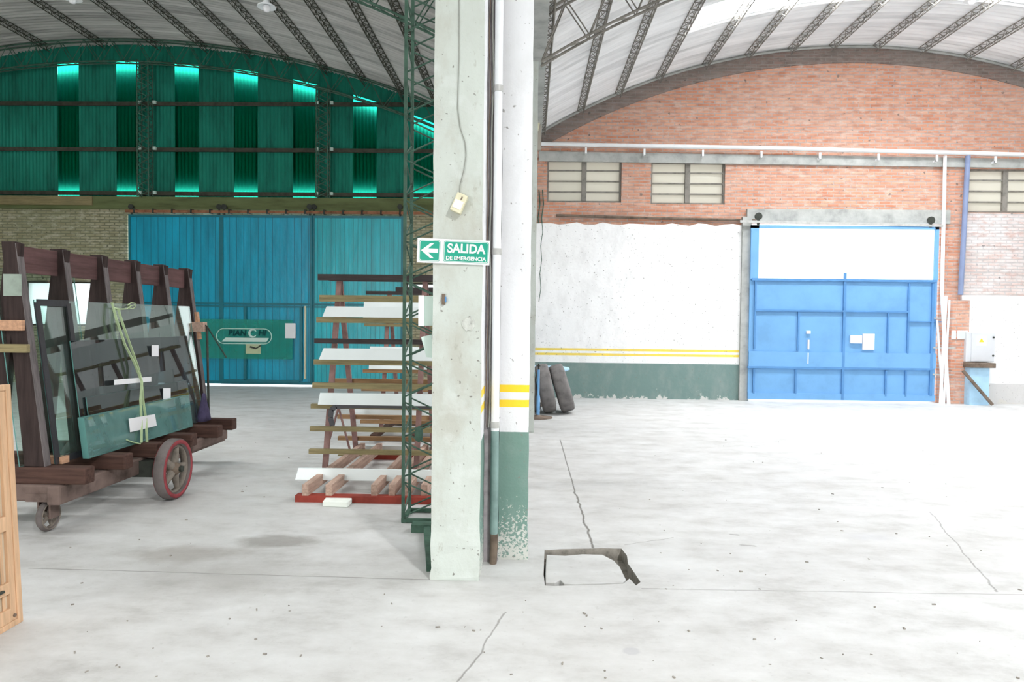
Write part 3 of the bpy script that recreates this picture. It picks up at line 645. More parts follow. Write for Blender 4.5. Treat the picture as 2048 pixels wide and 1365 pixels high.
for (a, b) in sx:
    corr(prev, a+.04, beam_t-.05, lambda x: roofL(x)+.02, Yg).build('metal_sheet', M['sheet_green'], G)
    if a > -12.5:
        corr(a, b, beam_t-.05, lambda x: roofL(x)-.36, Yg+.035).build('translucent_panel', M['strip'], G)
        corr(a-.02, b+.02, (lambda: 0)() or beam_t, lambda x: roofL(x)+.02, Yg-.0).v if False else None
        m = MB(); n = 4
        for i in range(n):
            xa_, xb_ = a+(b-a)*i/n, a+(b-a)*(i+1)/n
            m.hexa([(xa_,Yg-.01,roofL(xa_)-.38),(xb_,Yg-.01,roofL(xb_)-.38),(xb_,Yg+.02,roofL(xb_)-.38),(xa_,Yg+.02,roofL(xa_)-.38)],[(xa_,Yg-.01,roofL(xa_)+.02),(xb_,Yg-.01,roofL(xb_)+.02),(xb_,Yg+.02,roofL(xb_)+.02),(xa_,Yg+.02,roofL(xa_)+.02)])
        m.build('metal_sheet', M['sheet_green'], G)
    else:
        corr(a, b, beam_t-.05, lambda x: roofL(x)+.02, Yg+.035).build('metal_sheet', M['sheet_green'], G)
    prev = b-.04
corr(prev, .3, beam_t-.05, lambda x: roofL(min(x,0))+.02, Yg).build('metal_sheet', M['sheet_green'], G)
# dark strip backing added unseen outside to block and grade daylight in the strips
xs = [XL+i*(.5-XL)/40 for i in range(41)]; m = MB()
for a, b in zip(xs, xs[1:]):
    zt = lambda x: roofL(min(x,0))-.56
    m.hexa([(a,Yg+.16,beam_t+.17),(b,Yg+.16,beam_t+.17),(b,Yg+.28,beam_t+.17),(a,Yg+.28,beam_t+.17)],[(a,Yg+.16,zt(a)),(b,Yg+.16,zt(b)),(b,Yg+.28,zt(b)),(a,Yg+.28,zt(a))])
struct(m.build('strip_light_blocker', M['outer'], origin=(0,0,0)))
# gable rails
for k, py in enumerate((208, 300, 388)):
    z = at(450,py,Yg-.08).z; m = MB()
    dx = math.sqrt(max(0, RL**2-(RL-(PLZ-z))**2)); xa_ = max(XL, PLX-dx); xb_ = min(.0, PLX+dx)
    m.box(xa_, xb_, Yg-.09, Yg-.045, z-.045, z+.045)
    tag(m.build('gable_rail', M['lattice_l']), ['highest dark horizontal rail across the green corrugated gable','middle dark horizontal rail across the green corrugated gable','lowest dark rail of the green gable, just above concrete beam'][k], 'rail', 'dark rails across the green gable')
# lattice posts of the gable
def lattice(m, p0, p1, w, d, pitch, r=.012, rz=.007, wdir=(1,0,0), ddir=(0,1,0), n=4):
    p0, p1, wd_, dd = Vector(p0), Vector(p1), Vector(wdir), Vector(ddir)
    L_ = (p1-p0).length; k = max(2, int(L_/pitch)); cs = [p*w/2*wd_+q*d/2*dd for (p,q) in ((-1,-1),(1,-1),(1,1),(-1,1))]
    for c in cs: m.rod(p0+c, p1+c, r, n)
    for s in range(4):
        a, b = cs[s], cs[(s+1)%4]
        for i in range(k):
            t0, t1, tm = i/k, (i+1)/k, (i+.5)/k
            m.rod(p0.lerp(p1,t0)+a, p0.lerp(p1,tm)+b, rz, 3); m.rod(p0.lerp(p1,tm)+b, p0.lerp(p1,t1)+a, rz, 3)
for px, lb in ((290,'lattice post on the green gable, above the left teal door leaf'),(646,'lattice post on the green gable, above the right teal door leaf')):
    x = at(px,300,Yg-.22).x; o = thing('lattice_post', (x,Yg-.2,beam_t), lb, 'lattice post', 'lattice posts of the green gable')
    m = MB(); lattice(m, (x,Yg-.22,beam_t-.02), (x,Yg-.22,roofL(x)-.45), .26, .2, .24, .016, .010); m.build('lattice_frame', M['steel_green'], o)
    for py in (208,300,388):
        z = at(450,py,Yg).z
        for s in (-.17,.17):
            m = MB(); m.box(x+s-.035,x+s+.035,Yg-.14,Yg-.045,z-.035,z+.035); m.build('fixing_plate', M['box_mint'], o)

# --- roofs: sheets curved along the arc, corrugation running across the hall
def roof(name, x0, x1, fz, y0, y1, mat, holes=(), pitch=.13, amp=.024, nx=40):
    per = 6; ny = int((y1-y0)/pitch*per); vs = []; fs = []
    for j in range(ny+1):
        y = y0+(y1-y0)*j/ny; dz_ = amp*math.sin(2*math.pi*y/pitch)
        for i in range(nx+1):
            x = x0+(x1-x0)*i/nx; vs.append((x,y,fz(x)+dz_))
    for j in range(ny):
        yc = y0+(y1-y0)*(j+.5)/ny
        for i in range(nx):
            xc = x0+(x1-x0)*(i+.5)/nx
            if any(h[0]<xc<h[1] and h[2]<yc<h[3] for h in holes): continue
            a = j*(nx+1)+i; fs.append((a,a+1,a+nx+2,a+nx+1))
    m = MB(); m.add(vs, fs, 0, True); return struct(m.build(name, mat, origin=(0,0,0)))
sky = [(2.6,10.5,11.6,12.5),(2.6,10.5,4.5,5.5),(5.7,10.6,8.1,9.1)]
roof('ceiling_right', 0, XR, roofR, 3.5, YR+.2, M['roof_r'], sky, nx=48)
fill_holes_l = [(-11,-3,8.1,9.1),(-9,-2,3.9,4.9)]  # unseen openings made for the added left hall lights
roof('ceiling_left', XL, 0, roofL, 3.5, YL+.2, M['roof_l'], fill_holes_l, nx=56)
m = MB()
for (f, a, b) in ((roofL,XL,0),(roofR,0,XR)):
    xs = [a+(b-a)*i/30 for i in range(31)]; vs = [(x,y,f(x)) for y in (-9,3.5) for x in xs]; m.add(vs, [(i,i+1,i+32,i+31) for i in range(30)], 0, True)
m = MB()
for (f, a, b) in ((roofL,XL,0),(roofR,0,XR)):
    xs = [a+(b-a)*i/30 for i in range(31)]; ys = [-9,-5.4,-4.2,3.5]
    vs = [(x,y,f(x)) for y in ys for x in xs]
    m.add(vs, [(j*31+i,j*31+i+1,j*31+i+32,j*31+i+31) for j in range(3) for i in range(30) if not (j == 1 and 3.9 < (xs[i]+xs[i+1])/2 < 5.3)], 0, True)
struct(m.build('ceiling_rear', M['roof_r'], origin=(0,0,0)))
# skylight sheets; the left hall ones are added for its fill lights
m = MB()
for h in sky:
    xs = [h[0]+(h[1]-h[0])*i/16 for i in range(17)]; m.add([(x,y,roofR(x)+.03) for y in (h[2]-.05,h[3]+.05) for x in xs], [(i,i+1,i+18,i+17) for i in range(16)], 0, True)
for h in fill_holes_l:
    xs = [h[0]+(h[1]-h[0])*i/16 for i in range(17)]; m.add([(x,y,roofL(x)+.03) for y in (h[2]-.05,h[3]+.05) for x in xs], [(i,i+1,i+18,i+17) for i in range(16)], 0, True)
struct(m.build('window_6', M['skylight'], origin=(0,0,0)))
# side and rear walls
m = MB(); m.box(XL-.25, XL, -9, YL+.25, 0, 5.5); struct(m.build('wall_left', M['brick_l'], origin=(0,0,0)))
m = MB(); m.box(XR, XR+.25, -9, YR+.25, 0, 5.5); struct(m.build('wall_right', M['white_low'], origin=(0,0,0)))
m = wall(XL, 0, roofL, [(-10.2,-4.8,0,4.8)], -9.25, -9, 1.5); m2 = wall(0, XR, roofR, [(3,8,0,3.6)], -9.25, -9, 1.5); m.add(m2.v, m2.f)  # unseen left doorway is cut to let the added rear fill in
struct(m.build('wall_rear', M['brick_l'], origin=(0,0,0)))
m = MB(); m.box(-.12, .18, 5, YL, 5.28, 5.5); struct(m.build('trim_14', M['concrete']))
# --- lattice purlins
def purlin(X, fz, y0, y1, mat, label, group, depth=.12):
    m = MB(); z = fz(X)-.03; w = .13; r = .008
    P0 = [Vector((X-w/2,0,z)), Vector((X+w/2,0,z)), Vector((X,0,z-depth))]
    dx = fz(X+.05)-fz(X-.05); ang = math.atan2(dx,.1)
    rot = Matrix.Rotation(-ang, 3, 'Y'); cc = Vector((X,0,z)); P0 = [rot@(p-cc)+cc for p in P0]
    sh = lambda p, y: Vector((p.x, y, p.z))
    for p in P0: m.rod(sh(p,y0), sh(p,y1), r*1.5 if p is P0[2] else r*1.2, 4)
    k = int((y1-y0)/.24)
    for i in range(k):
        ya = y0+(y1-y0)*i/k; yb = y0+(y1-y0)*(i+1)/k; ym = (ya+yb)/2
        for (a, b) in ((0,2),(1,2)):
            m.rod(sh(P0[a],ya), sh(P0[b],ym), .006, 3); m.rod(sh(P0[b],ym), sh(P0[a],yb), .006, 3)
        m.rod(sh(P0[0],ya), sh(P0[1],ym), .006, 3); m.rod(sh(P0[1],ym), sh(P0[0],yb), .006, 3)
    return tag(m.build('lattice_purlin', mat), label, 'purlin', group)
ordn = ['first','second','third','fourth','fifth','sixth','seventh','eighth','ninth','tenth','eleventh','twelfth','thirteenth','fourteenth']
def findX(px, fz, Y):
    lo_, hi_ = (-19, 0.0) if fz is roofL else (0.0, 13.0)
    x = at(px, 100, Y).x
    for _ in range(12):   # image row of the roof changes x slightly through the camera roll
        z = fz(max(lo_, min(hi_, x)))
        d = R.transposed() @ (Vector((x, Y, z)) - Vector((0,0,CZ))); py = H/2 + d.y/d.z*F
        x = at(px, py, Y).x
    return max(lo_+.1, min(hi_-.1, x))
for i, px in enumerate((1084,1160,1235,1315,1408,1492,1578,1660,1748,1838,1928,2020)):
    purlin(findX(px, roofR, YR), roofR, 6.5, YR-.1, M['lattice_r'], 'grey lattice purlin under the pale right vault, %s from the pillar' % ordn[i], 'lattice purlins of the right vault')
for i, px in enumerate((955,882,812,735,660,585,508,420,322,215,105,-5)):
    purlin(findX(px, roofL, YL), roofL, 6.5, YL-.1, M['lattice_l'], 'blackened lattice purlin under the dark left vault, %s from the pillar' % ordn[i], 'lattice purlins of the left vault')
# --- arched trusses
def truss(x0, x1, fz, Y, depth, mat, label, pitch=.30, r=.018, r2=.009, wy=.16):
    o = thing('arch_truss', ((x0+x1)/2, Y, min(fz(x0),fz(x1))-depth), label, 'roof truss', 'arched roof trusses')
    n = int(abs(x1-x0)/pitch); xs = [x0+(x1-x0)*i/n for i in range(n+1)]
    up = [Vector((x,0,fz(x)-.05)) for x in xs]; lw = [Vector((x,0,fz(x)-.05-depth)) for x in xs]
    yo = lambda p, s: Vector((p.x, Y+s*wy/2, p.z))
    m = MB()
    for s in (-1,1): m.tube([yo(p,s) for p in up], r, 5)
    m.build('upper_chord', mat, o); m = MB()
    for s in (-1,1): m.tube([yo(p,s) for p in lw], r, 5)
    m.build('lower_chord', mat, o); m = MB()
    for s in (-1,1):
        for i in range(n): m.rod(yo(lw[i] if i%2==0 else lw[i+1],s), yo(up[i+1] if i%2==0 else up[i],s), r2, 4)
    for i in range(n): m.rod(yo(lw[i],-1), yo(lw[i+1],1), r2, 3)
    m.build('web_bars', mat, o)
truss(-19, -.1, roofL, 16.05, .50, M['steel_green'], 'dark arched lattice truss directly before the green gable')
truss(-19, -.1, roofL, 9.6, .62, M['steel_green'], 'green arched lattice truss nearer the camera, ending at the mast')
truss(.1, 13, roofR, 9.0, .60, M['lattice_r'], 'grey arched lattice truss of the pale right vault beside the pillar')

# ------------------------------------------------------------ pillars
pf = 4.25
xl = fl(862,1168).x; p1x0 = at(863,900,pf).x; p1x1 = at(961,900,pf).x; p1y1 = pf+.34
def slabcol(x0, x1, y0, y1, z1, jitter, seed, mi_side=None):
    random.seed(seed); m = MB(); nz = 34; rings = []
    for k in range(nz+1):
        z = z1*(k/nz)**1.5; j = jitter*(2.2 if z < .25 else 1)
        rings.append([(x0+random.uniform(-j,j),y0+random.uniform(-j,j),z),(x1+random.uniform(-j,j),y0+random.uniform(-j,j),z),(x1+random.uniform(-j,j),y1,z),(x0+random.uniform(-j,j),y1,z)])
    b = 0; vs = [v for r_ in rings for v in r_]
    fs = []; ms = []
    for k in range(nz):
        for s in range(4):
            fs.append((4*k+s,4*k+(s+1)%4,4*k+4+(s+1)%4,4*k+4+s)); ms.append(1 if (mi_side is not None and s == mi_side) else 0)
    for f, mm in zip(fs, ms): pass
    bb = len(m.v); m.v += vs
    for f, mm in zip(fs, ms): m.f.append(tuple(i+bb for i in f)); m.m.append(mm); m.sm.append(False)
    m.add(rings[0], [(0,3,2,1)]); m.add(rings[-1], [(0,1,2,3)]); return m
tag(slabcol(p1x0, p1x1, pf, p1y1, 5.3, .003, 3, 1).build('concrete_pillar', [M['pillar'], M['pillar_paint']], origin=((p1x0+p1x1)/2, pf+.17, 0)), 'pale greenish concrete pillar in front, carrying the green exit sign', 'pillar', None, 'thing')
y2 = 4.64; p2x0 = at(997,1000,y2).x; p2x1 = at(1056,1000,y2).x
tag(slabcol(p2x0, p2x1, y2, y2+.3, 5.3, .003, 5).build('painted_pillar', M['pillar_paint'], origin=((p2x0+p2x1)/2, y2+.15, 0)), 'white pillar with green base and two yellow stripes', 'pillar', None, 'thing')
m = MB(); m.box(p1x1-.02, p2x0-.003, pf+.345, y2+.28, 0, 5.3); tag(m.build('brick_infill', M['brown_gap']), 'dark rough brick infill strip between the two front pillars', 'pier')
r_ = fl(1068,866); m = slabcol(r_.x-.28, r_.x, r_.y, r_.y+.3, 5.3, .004, 8); tag(m.build('concrete_pillar', M['pillar']), 'farther white pillar mostly hidden behind the striped pillar', 'pillar', None, 'thing')
# downpipe and conduits between the pillars
dpx = at(990,900,4.60).x; P = thing('downpipe', (dpx, 4.56, 0), 'white downpipe with green lower part running down between the front pillars', 'pipe')
m = MB(); m.tube([(dpx,4.565,.88),(dpx,4.565,5.2)], .027, 12); m.build('upper_pipe', M['white_paint'], P)
m = MB(); m.tube([(dpx,4.565,.20),(dpx,4.565,.88)], .027, 12); m.build('green_pipe', plain('green painted pipe', (.22,.32,.30), .6, .3, 6), P)
m = MB(); m.tube([(dpx-.004,4.565,.0),(dpx,4.565,.12),(dpx,4.565,.20)], [.024,.026,.027], 12); m.build('broken_pipe_foot', M['steel_rust'], P)
for z in (.92, 2.05, 3.1):
    m = MB(); m.tube([(dpx,4.565,z-.02),(dpx,4.565,z+.02)], .031, 12); m.box(dpx-.035,dpx+.02,4.585,4.594,z-.012,z+.012); m.build('pipe_clamp', M['steel_grey'], P)
for k, (px, wv, lb) in enumerate(((981,.004,'thin grey wire running down beside the downpipe, nearest the pipe'),(975,.006,'thin dark wire in the brick gap between front pillars'))):
    m = MB(); pts = []
    for i in range(30):
        z = .9+ i*4.2/29; x = at(px,600,4.6).x + wv*math.sin(i*1.3+k) + .004*math.sin(i*.5)
        pts.append((x, 4.575-.01*k, z))
    m.tube(pts, .004 if k else .006, 6); tag(m.build('wire', M['cable'] if k==0 else M['steel_rust']), lb, 'wire')
# wire and emergency light on the front pillar
pts = [at(x,y,pf-.008) for x,y in ((919,-60),(918,0),(918,60),(918,120),(916,170),(915,215),(920,255),(930,285),(932,310),(928,340),(920,370),(919,388))]
m = MB(); m.tube(pts, .0028, 6); tag(m.build('wire', M['cable']), 'thin wire hanging down the front pillar to the cream box', 'wire')
c_ = at(919,408,pf-.02); rot = Matrix.Rotation(math.radians(24),4,'Y'); Mx = Matrix.Translation((c_.x,pf-.032,c_.z)) @ rot
E = thing('emergency_light', (c_.x,pf-.032,c_.z-.06), 'tilted cream plastic box fixed on the front pillar above exit sign', 'light fitting')
m = MB(); m.mbox(Mx, .068, .06, .115); m.build('housing', M['cream'], E, bevel=.005)
m = MB(); m.mbox(Mx @ Matrix.Translation((0,-.032,-.012)), .052, .006, .05); m.build('cover', M['paper'], E)
m = MB(); m.mbox(Mx @ Matrix.Translation((.005,-.036,.03)), .006, .004, .02); m.build('switch', M['steel_rust'], E)
# small rusty hook, holes and a patch scar on the pillar
c_ = at(887,598,pf-.01); E = thing('wall_hook', (c_.x,pf-.01,c_.z-.03), 'rusty hook with blue lighter shaped clip on the front pillar', 'hook')
m = MB(); m.bar((c_.x,pf-.012,c_.z+.03),(c_.x-.001,pf-.012,c_.z-.035),.018,.016); m.build('hook_plate', M['steel_rust'], E)
m = MB(); m.bar((c_.x+.013,pf-.014,c_.z+.012),(c_.x+.014,pf-.014,c_.z-.02),.008,.014); m.build('clip', M['blue_bar'], E)
m = MB(); m.rod((c_.x-.03,pf-.006,c_.z-.03),(c_.x-.002,pf-.012,c_.z+.02),.0018,5); m.build('pin', M['steel_grey'], E)
c_ = at(938,648,pf); m = MB(); random.seed(4)
ring = [(c_.x+.04*math.cos(t)*(.85+.3*random.random()), pf-.006, c_.z+.045*math.sin(t)*(.8+.35*random.random())) for t in [2*math.pi*i/16 for i in range(16)]]
m.add(ring+[(x,pf+.004,z) for x,y,z in ring], [tuple(range(16))]+[(i,(i+1)%16,(i+1)%16+16,i+16) for i in range(16)])
tag(m.build('plaster_patch', plain('rough patch', (.60,.62,.58), .95, .3, 30, bmp=.8)), 'roundish rough plaster patch on the front pillar', 'patch')
# exit sign
s0 = at(835,476,pf-.012); s1 = at(980,482,pf-.012); s2 = at(834,525,pf-.012)
sw = (s1-s0).length; sh_ = (s2-s0).length; cc = (s1+s2)/2; rs = math.atan2(-(s1.z-s0.z), s1.x-s0.x)
E = thing('exit_sign', (cc.x, pf-.012, cc.z-sh_/2), 'green and white emergency exit sign with left arrow on the front pillar', 'sign')
Mx = Matrix.Translation((cc.x, pf-.012, cc.z)) @ Matrix.Rotation(rs,4,'Y')
m = MB(); m.mbox(Mx, sw, .006, sh_); m.build('board', M['paper'], E)
def rrect(m, cx, cz, w, h, y, t, rad, n=5):
    pts = []
    for (sx_, sz_, a0) in ((1,1,0),(-1,1,90),(-1,-1,180),(1,-1,270)):
        for k in range(n+1):
            a = math.radians(a0+90*k/n); pts.append((cx+sx_*(w/2-rad)+rad*math.cos(a), cz+sz_*(h/2-rad)+rad*math.sin(a)))
    q = len(pts); m.add([Mx@Vector((x,y,z)) for x,z in pts]+[Mx@Vector((x,y+t,z)) for x,z in pts], [tuple(range(q)), tuple(range(q,2*q))[::-1]]+[(i,(i+1)%q,(i+1)%q+q,i+q) for i in range(q)])
ul = sw/145.0
for nm, (x0_, x1_) in (('arrow_panel',(4,46)),('text_panel',(53,143))):
    cx = ((x0_+x1_)/2-72.5)*ul; w = (x1_-x0_)*ul
    m = MB(); rrect(m, cx, 0, w, 42*ul, -.0042, .001, 4*ul); m.build(nm, M['sign_green'], E)
    m = MB(); rrect(m, cx, 0, w-1.6*ul, 40.4*ul, -.0050, .001, 4*ul); m.build(nm+'_outline', M['paper'], E)
    m = MB(); rrect(m, cx, 0, w-3.6*ul, 38.4*ul, -.0058, .001, 3.4*ul); m.build(nm, M['sign_green'], E)
cx = (25-72.5)*ul; a_ = [(-17,0),(2,15),(9,15),(-3,4),(17,4),(17,-4),(-3,-4),(9,-15),(2,-15)]
m = MB(); q = len(a_); m.add([Mx@Vector((cx+x*ul,-.0072,z*ul)) for x,z in a_]+[Mx@Vector((cx+x*ul,-.0055,z*ul)) for x,z in a_], [(0,1,2,3,6,7,8)[::1],(3,4,5,6)]+[(i,(i+1)%q,(i+1)%q+q,i+q) for i in range(q)])
m.build('arrow', M['paper'], E)
def on_sign(x, z, y): return Mx @ Vector((x*ul, y, z*ul))
text('SALIDA', 'lettering', on_sign(98-72.5, 5.5, -.0066), .0755*1.0, M['paper'], E, 1.0*.92, .0022, 0, rs)
text('DE EMERGENCIA', 'lettering', on_sign(98-72.5, -13.5, -.0066), .0315, M['paper'], E, 1.02, .0009, 0, rs)
# box and floodlight on hidden side of the pillar
c0 = at(838,592,pf+.12); c1 = at(850,652,pf+.12)
E = thing('junction_box', ((c0.x+p1x0)/2, pf+.17, c1.z), 'white and mint junction box on the left flank of front pillar', 'junction box')
m = MB(); m.box(c0.x, p1x0-.004, pf+.12, pf+.26, c1.z, c0.z); m.build('box_body', M['box_mint'], E, bevel=.004)
m = MB(); m.box(c0.x-.002, c0.x+.033, pf+.112, pf+.12, c1.z-.003, c0.z+.002); m.build('box_lid', M['paper'], E)
c0 = at(843,668,pf+.14); c1 = at(862,716,pf+.14)
E = thing('floodlight', ((c0.x+p1x0)/2, pf+.16, c1.z), 'pale tilted floodlight housing hanging below the mint junction box', 'light fitting')
m = MB(); m.add([(c0.x,pf+.12,c0.z-.02),(p1x0-.004,pf+.12,c0.z),(p1x0-.004,pf+.12,c1.z),(c0.x+.035,pf+.12,c1.z+.005),(c0.x,pf+.24,c0.z-.02),(p1x0-.004,pf+.24,c0.z),(p1x0-.004,pf+.24,c1.z),(c0.x+.035,pf+.24,c1.z+.005)], [(0,1,2,3),(4,7,6,5),(0,4,5,1),(1,5,6,2),(2,6,7,3),(3,7,4,0)]); m.build('housing', M['box_mint'], E)
m = MB(); m.bar((p1x0-.012,pf+.11,c0.z-.03),(p1x0-.006,pf+.11,c0.z+.09),.012,.014); m.build('bracket', M['black'], E)

# ------------------------------------------------------------ lattice mast
fb = fl(806,1046); my = fb.y; mx0 = fb.x; side = .30
E = thing('lattice_mast', (mx0+side/2, my+side/2, 0), 'tall dark green square lattice mast standing behind the front pillar', 'mast')
cs = [(mx0,my),(mx0+side,my),(mx0+side,my+side),(mx0,my+side)]
for (x,y) in cs:
    m = MB(); m.bar((x,y,0),(x,y,5.9),.024,.024); m.build('leg', M['steel_green'], E)
m = MB(); ph = .315; nn = int(5.9/ph)
for s in range(4):
    a, b = cs[s], cs[(s+1)%4]
    if s in (3,): a, b = b, a
    for i in range(nn):
        z = .03+i*ph; A_ = Vector((a[0],a[1],0)); B_ = Vector((b[0],b[1],0))
        if s == 0 or s == 2:
            A_, B_ = (A_, B_) if s == 0 else (B_, A_)
        m.rod((A_.x,A_.y,z+.02), (B_.x,B_.y,z+ph/2), .007, 5); m.rod((B_.x,B_.y,z+ph/2), (A_.x,A_.y,z+ph-.02), .007, 5)
m.build('bracing', M['steel_green'], E)
m = MB()
for (a_, b_) in ((0,1),(1,2),(2,3),(3,0)): m.bar((*cs[a_],.02), (*cs[b_],.02), .03, .03)
m.build('base_frame', M['steel_green'], E)
# knotted rag on the mast
c_ = at(822,868,my); m = MB(); m.lathe([(.001,-.07),(.03,-.05),(.035,.0),(.028,.04),(.001,.06)], Matrix.Translation((c_.x+.06,my-.02+.03,c_.z)), 10)
tag(m.build('mast_pulley', M['steel_green']), 'small dark green lump tied on the mast bracing', 'fitting')
# steel foot frame on the floor
q0 = fl(822,1066); q1 = fl(866,1066)
E = thing('steel_foot', (q0.x+.05, q0.y, 0), 'green steel T shaped foot lying against the front pillar', 'steel foot')
m = MB(); m.box(q0.x, q1.x+.1, q0.y, q0.y+.10, 0, .06); m.build('cross_bar', M['steel_green'], E)
q2 = fl(861,1144); m = MB(); m.bar((q0.x+.12,q0.y,.03),(q2.x,q2.y,.02),.05,.04); m.build('foot_bar', M['steel_green'], E)

# ------------------------------------------------------------ slab racks
def rack(dy, label, front, back, full=True):
    E = thing('slab_rack', (-1.2, 7.3+dy, 0), label, 'rack', 'timber and steel slab racks')
    def fy(z): return 6.75+dy + (z-.1)*(.5/1.9)
    def by(z): return 8.05+dy - (z-.1)*(.70/1.9)
    for X in (-2.0, -1.1, -.5):
        m = MB(); m.bar((X,fy(.1)+.04,.1),(X,fy(2.0)+.04,2.0),.05,.045,up=(0,1,0)); m.build('upright', M['pink_steel'], E)
        m = MB(); m.bar((X,by(.1)-.04,.1),(X,by(2.0)-.04,2.0),.05,.045,up=(0,1,0)); m.build('upright', M['pink_steel'], E)
    xr = -.36
    for (px, py, hpx, mt) in front:
        p = None; z = 1.0
        for _ in range(6): p = at(px, py, fy(z)-.0); z = p.z
        t = hpx/1400*fy(z); m = MB(); m.box(p.x, xr, fy(z)-.045, fy(z)+.012, z-t/2, z+t/2); m.build('batten', M[mt], E)
    for (px, py, hpx, mt) in back:
        z = 1.0
        for _ in range(6): p = at(px, py, by(z)); z = p.z
        t = hpx/1400*by(z); m = MB(); m.box(p.x, xr, by(z)-.012, by(z)+.045, z-t/2, z+t/2); m.build('batten', M[mt], E)
    m = MB(); m.box(-2.1 if full else -1.9, xr, 7.22+dy, 7.38+dy, 2.0, 2.06); m.build('ridge_beam', M['black_wood'], E)
    if full:
        q = fl(590,1005); m = MB(); m.box(q.x, xr, q.y, q.y+.09, 0, .06); m.build('base_beam', M['red_steel'], E)
        m = MB(); m.box(q.x+.15, xr, 7.9, 7.99, 0, .06); m.build('base_beam', M['red_steel'], E)
        for px in (604,651,742,777,808,842):
            s = fl(px,992,.06); m = MB(); m.box(s.x, s.x+.055, s.y-.0, 8.1, .06, .155); m.build('sleeper', M['pink_wood'], E)
    else:
        for yb_ in (6.5,7.9):
            m = MB(); m.box(-2.1, xr, yb_+dy, yb_+.1+dy, 0, .06); m.build('base_beam', M['steel_rust'], E)
        for X in (-2.0,-1.5,-1.1,-.8,-.5):
            m = MB(); m.box(X-.04,X+.04,6.3+dy,8.1+dy,.06,.12); m.build('sleeper', M['dk_wood'], E)
    return fy
fyA = rack(0, 'nearer slab rack of olive battens and reddish uprights behind the mast',
     [(638,555,12,'black_wood'),(641,597,13,'olive_wood'),(635,640,11,'olive_wood'),(631,682,10,'black_wood'),(630,724,10,'olive_wood'),(627,771,11,'olive_wood'),(624,812,9,'olive_wood'),(622,857,9,'olive_wood'),(620,902,9,'olive_wood')],
     [(668,762,9,'orange_wood'),(675,834,8,'orange_wood'),(676,877,8,'orange_wood'),(676,914,8,'olive_wood')])
fyB = rack(2.6, 'farther slab rack of orange battens seen through the nearer rack',
     [(733,586,7,'black_wood'),(730,650,6,'olive_wood'),(727,742,7,'orange_wood'),(724,778,8,'orange_wood'),(722,843,7,'orange_wood'),(721,880,7,'orange_wood')],
     [(757,700,5,'orange_wood')], full=False)
# white slabs standing on the battens
def slab(px0, py0, px1, py1, fyf, off, label, top_shift=8, xr=-.42, t=.03):
    z = 1.0
    for _ in range(6): p = at(px0, py1, fyf(z)-.0); z = p.z
    zb_ = z; yb_ = fyf(zb_)-off
    zt = at(px0, py0, fyf(zb_)-off).z; q = at(px0+top_shift, py0, fyf(zt)-off)
    yt = yb_+(zt-zb_)*.26
    m = MB(); m.hexa([(p.x,yb_,zb_),(xr,yb_,zb_),(xr,yb_+t,zb_),(p.x,yb_+t,zb_)],[(q.x,yt,zt),(xr,yt,zt),(xr,yt+t,zt),(q.x,yt+t,zt)])
    return tag(m.build('stone_slab', M['marble'], bevel=.002), label, 'slab', 'white slabs on the racks')
slab(649,613,0,634,fyA,.078,'white slab on the nearer rack, highest of its four',4)
slab(642,697,0,719,fyA,.078,'white slab on the nearer rack, just below the black middle batten',5)
slab(640,787,0,808,fyA,.078,'white slab on the nearer rack, third down, above the dark sagging strip',0)
slab(590,938,0,960,lambda z: 6.42+(z-.1)*.2,.0,'lowest white slab, longest, lying across the sleepers of nearer rack',6)
slab(728,604,0,646,fyB,.078,'white slab with dark scribble high on the farther rack',0)
slab(740,694,0,738,fyB,.078,'white slab on the farther rack at mid height',0)
slab(697,818,0,836,lambda z: 8.15,.0,'low white slab standing behind the nearer rack, upper one',2)
slab(699,892,0,906,lambda z: 8.15,.0,'low white slab standing behind the nearer rack, lower one',2)
# dark sagging strip draped over a batten
z0_ = at(670,812,6.9).z; Yq = fyA(z0_)-.06
pts = [at(665,852,Yq-.0), at(661,835,Yq), at(663,820,Yq), at(672,813,Yq), at(700,812,Yq), at(760,812,Yq), at(820,813,Yq), at(870,813,Yq)]
m = MB()
for a, b in zip(pts, pts[1:]): m.bar(a, b, .012, .05, up=(0,0,1) if abs((b-a).normalized().z) < .7 else (1,0,0))
tag(m.build('rubber_strip', M['black']), 'dark rubber strip draped over a low batten with its end hanging', 'strip')
c_ = at(672,860,6.85)
E = thing('folding_trestle', (at(677,830,7.4).x, 7.4, .155), 'thin steel inverted V brace inside the nearer rack', 'brace')
apx = at(677,815,7.4)
for px, py in ((651,929),(702,936)):
    q = at(px,py,7.4); m = MB(); m.rod(apx, (q.x, 7.4, .155), .012, 6); m.build('leg', M['pink_steel'], E)
# white foam piece on floor
a = [fl(*p) for p in ((645,1014),(695,1016),(707,1004),(655,1001))]
m = MB(); hgt = .045
m.hexa(a, [Vector((p.x,p.y,hgt)) for p in a]); m2 = m.build('foam_block', M['foam'], bevel=.006); tag(m2, 'white foam block on the floor before the red rack beam', 'block')

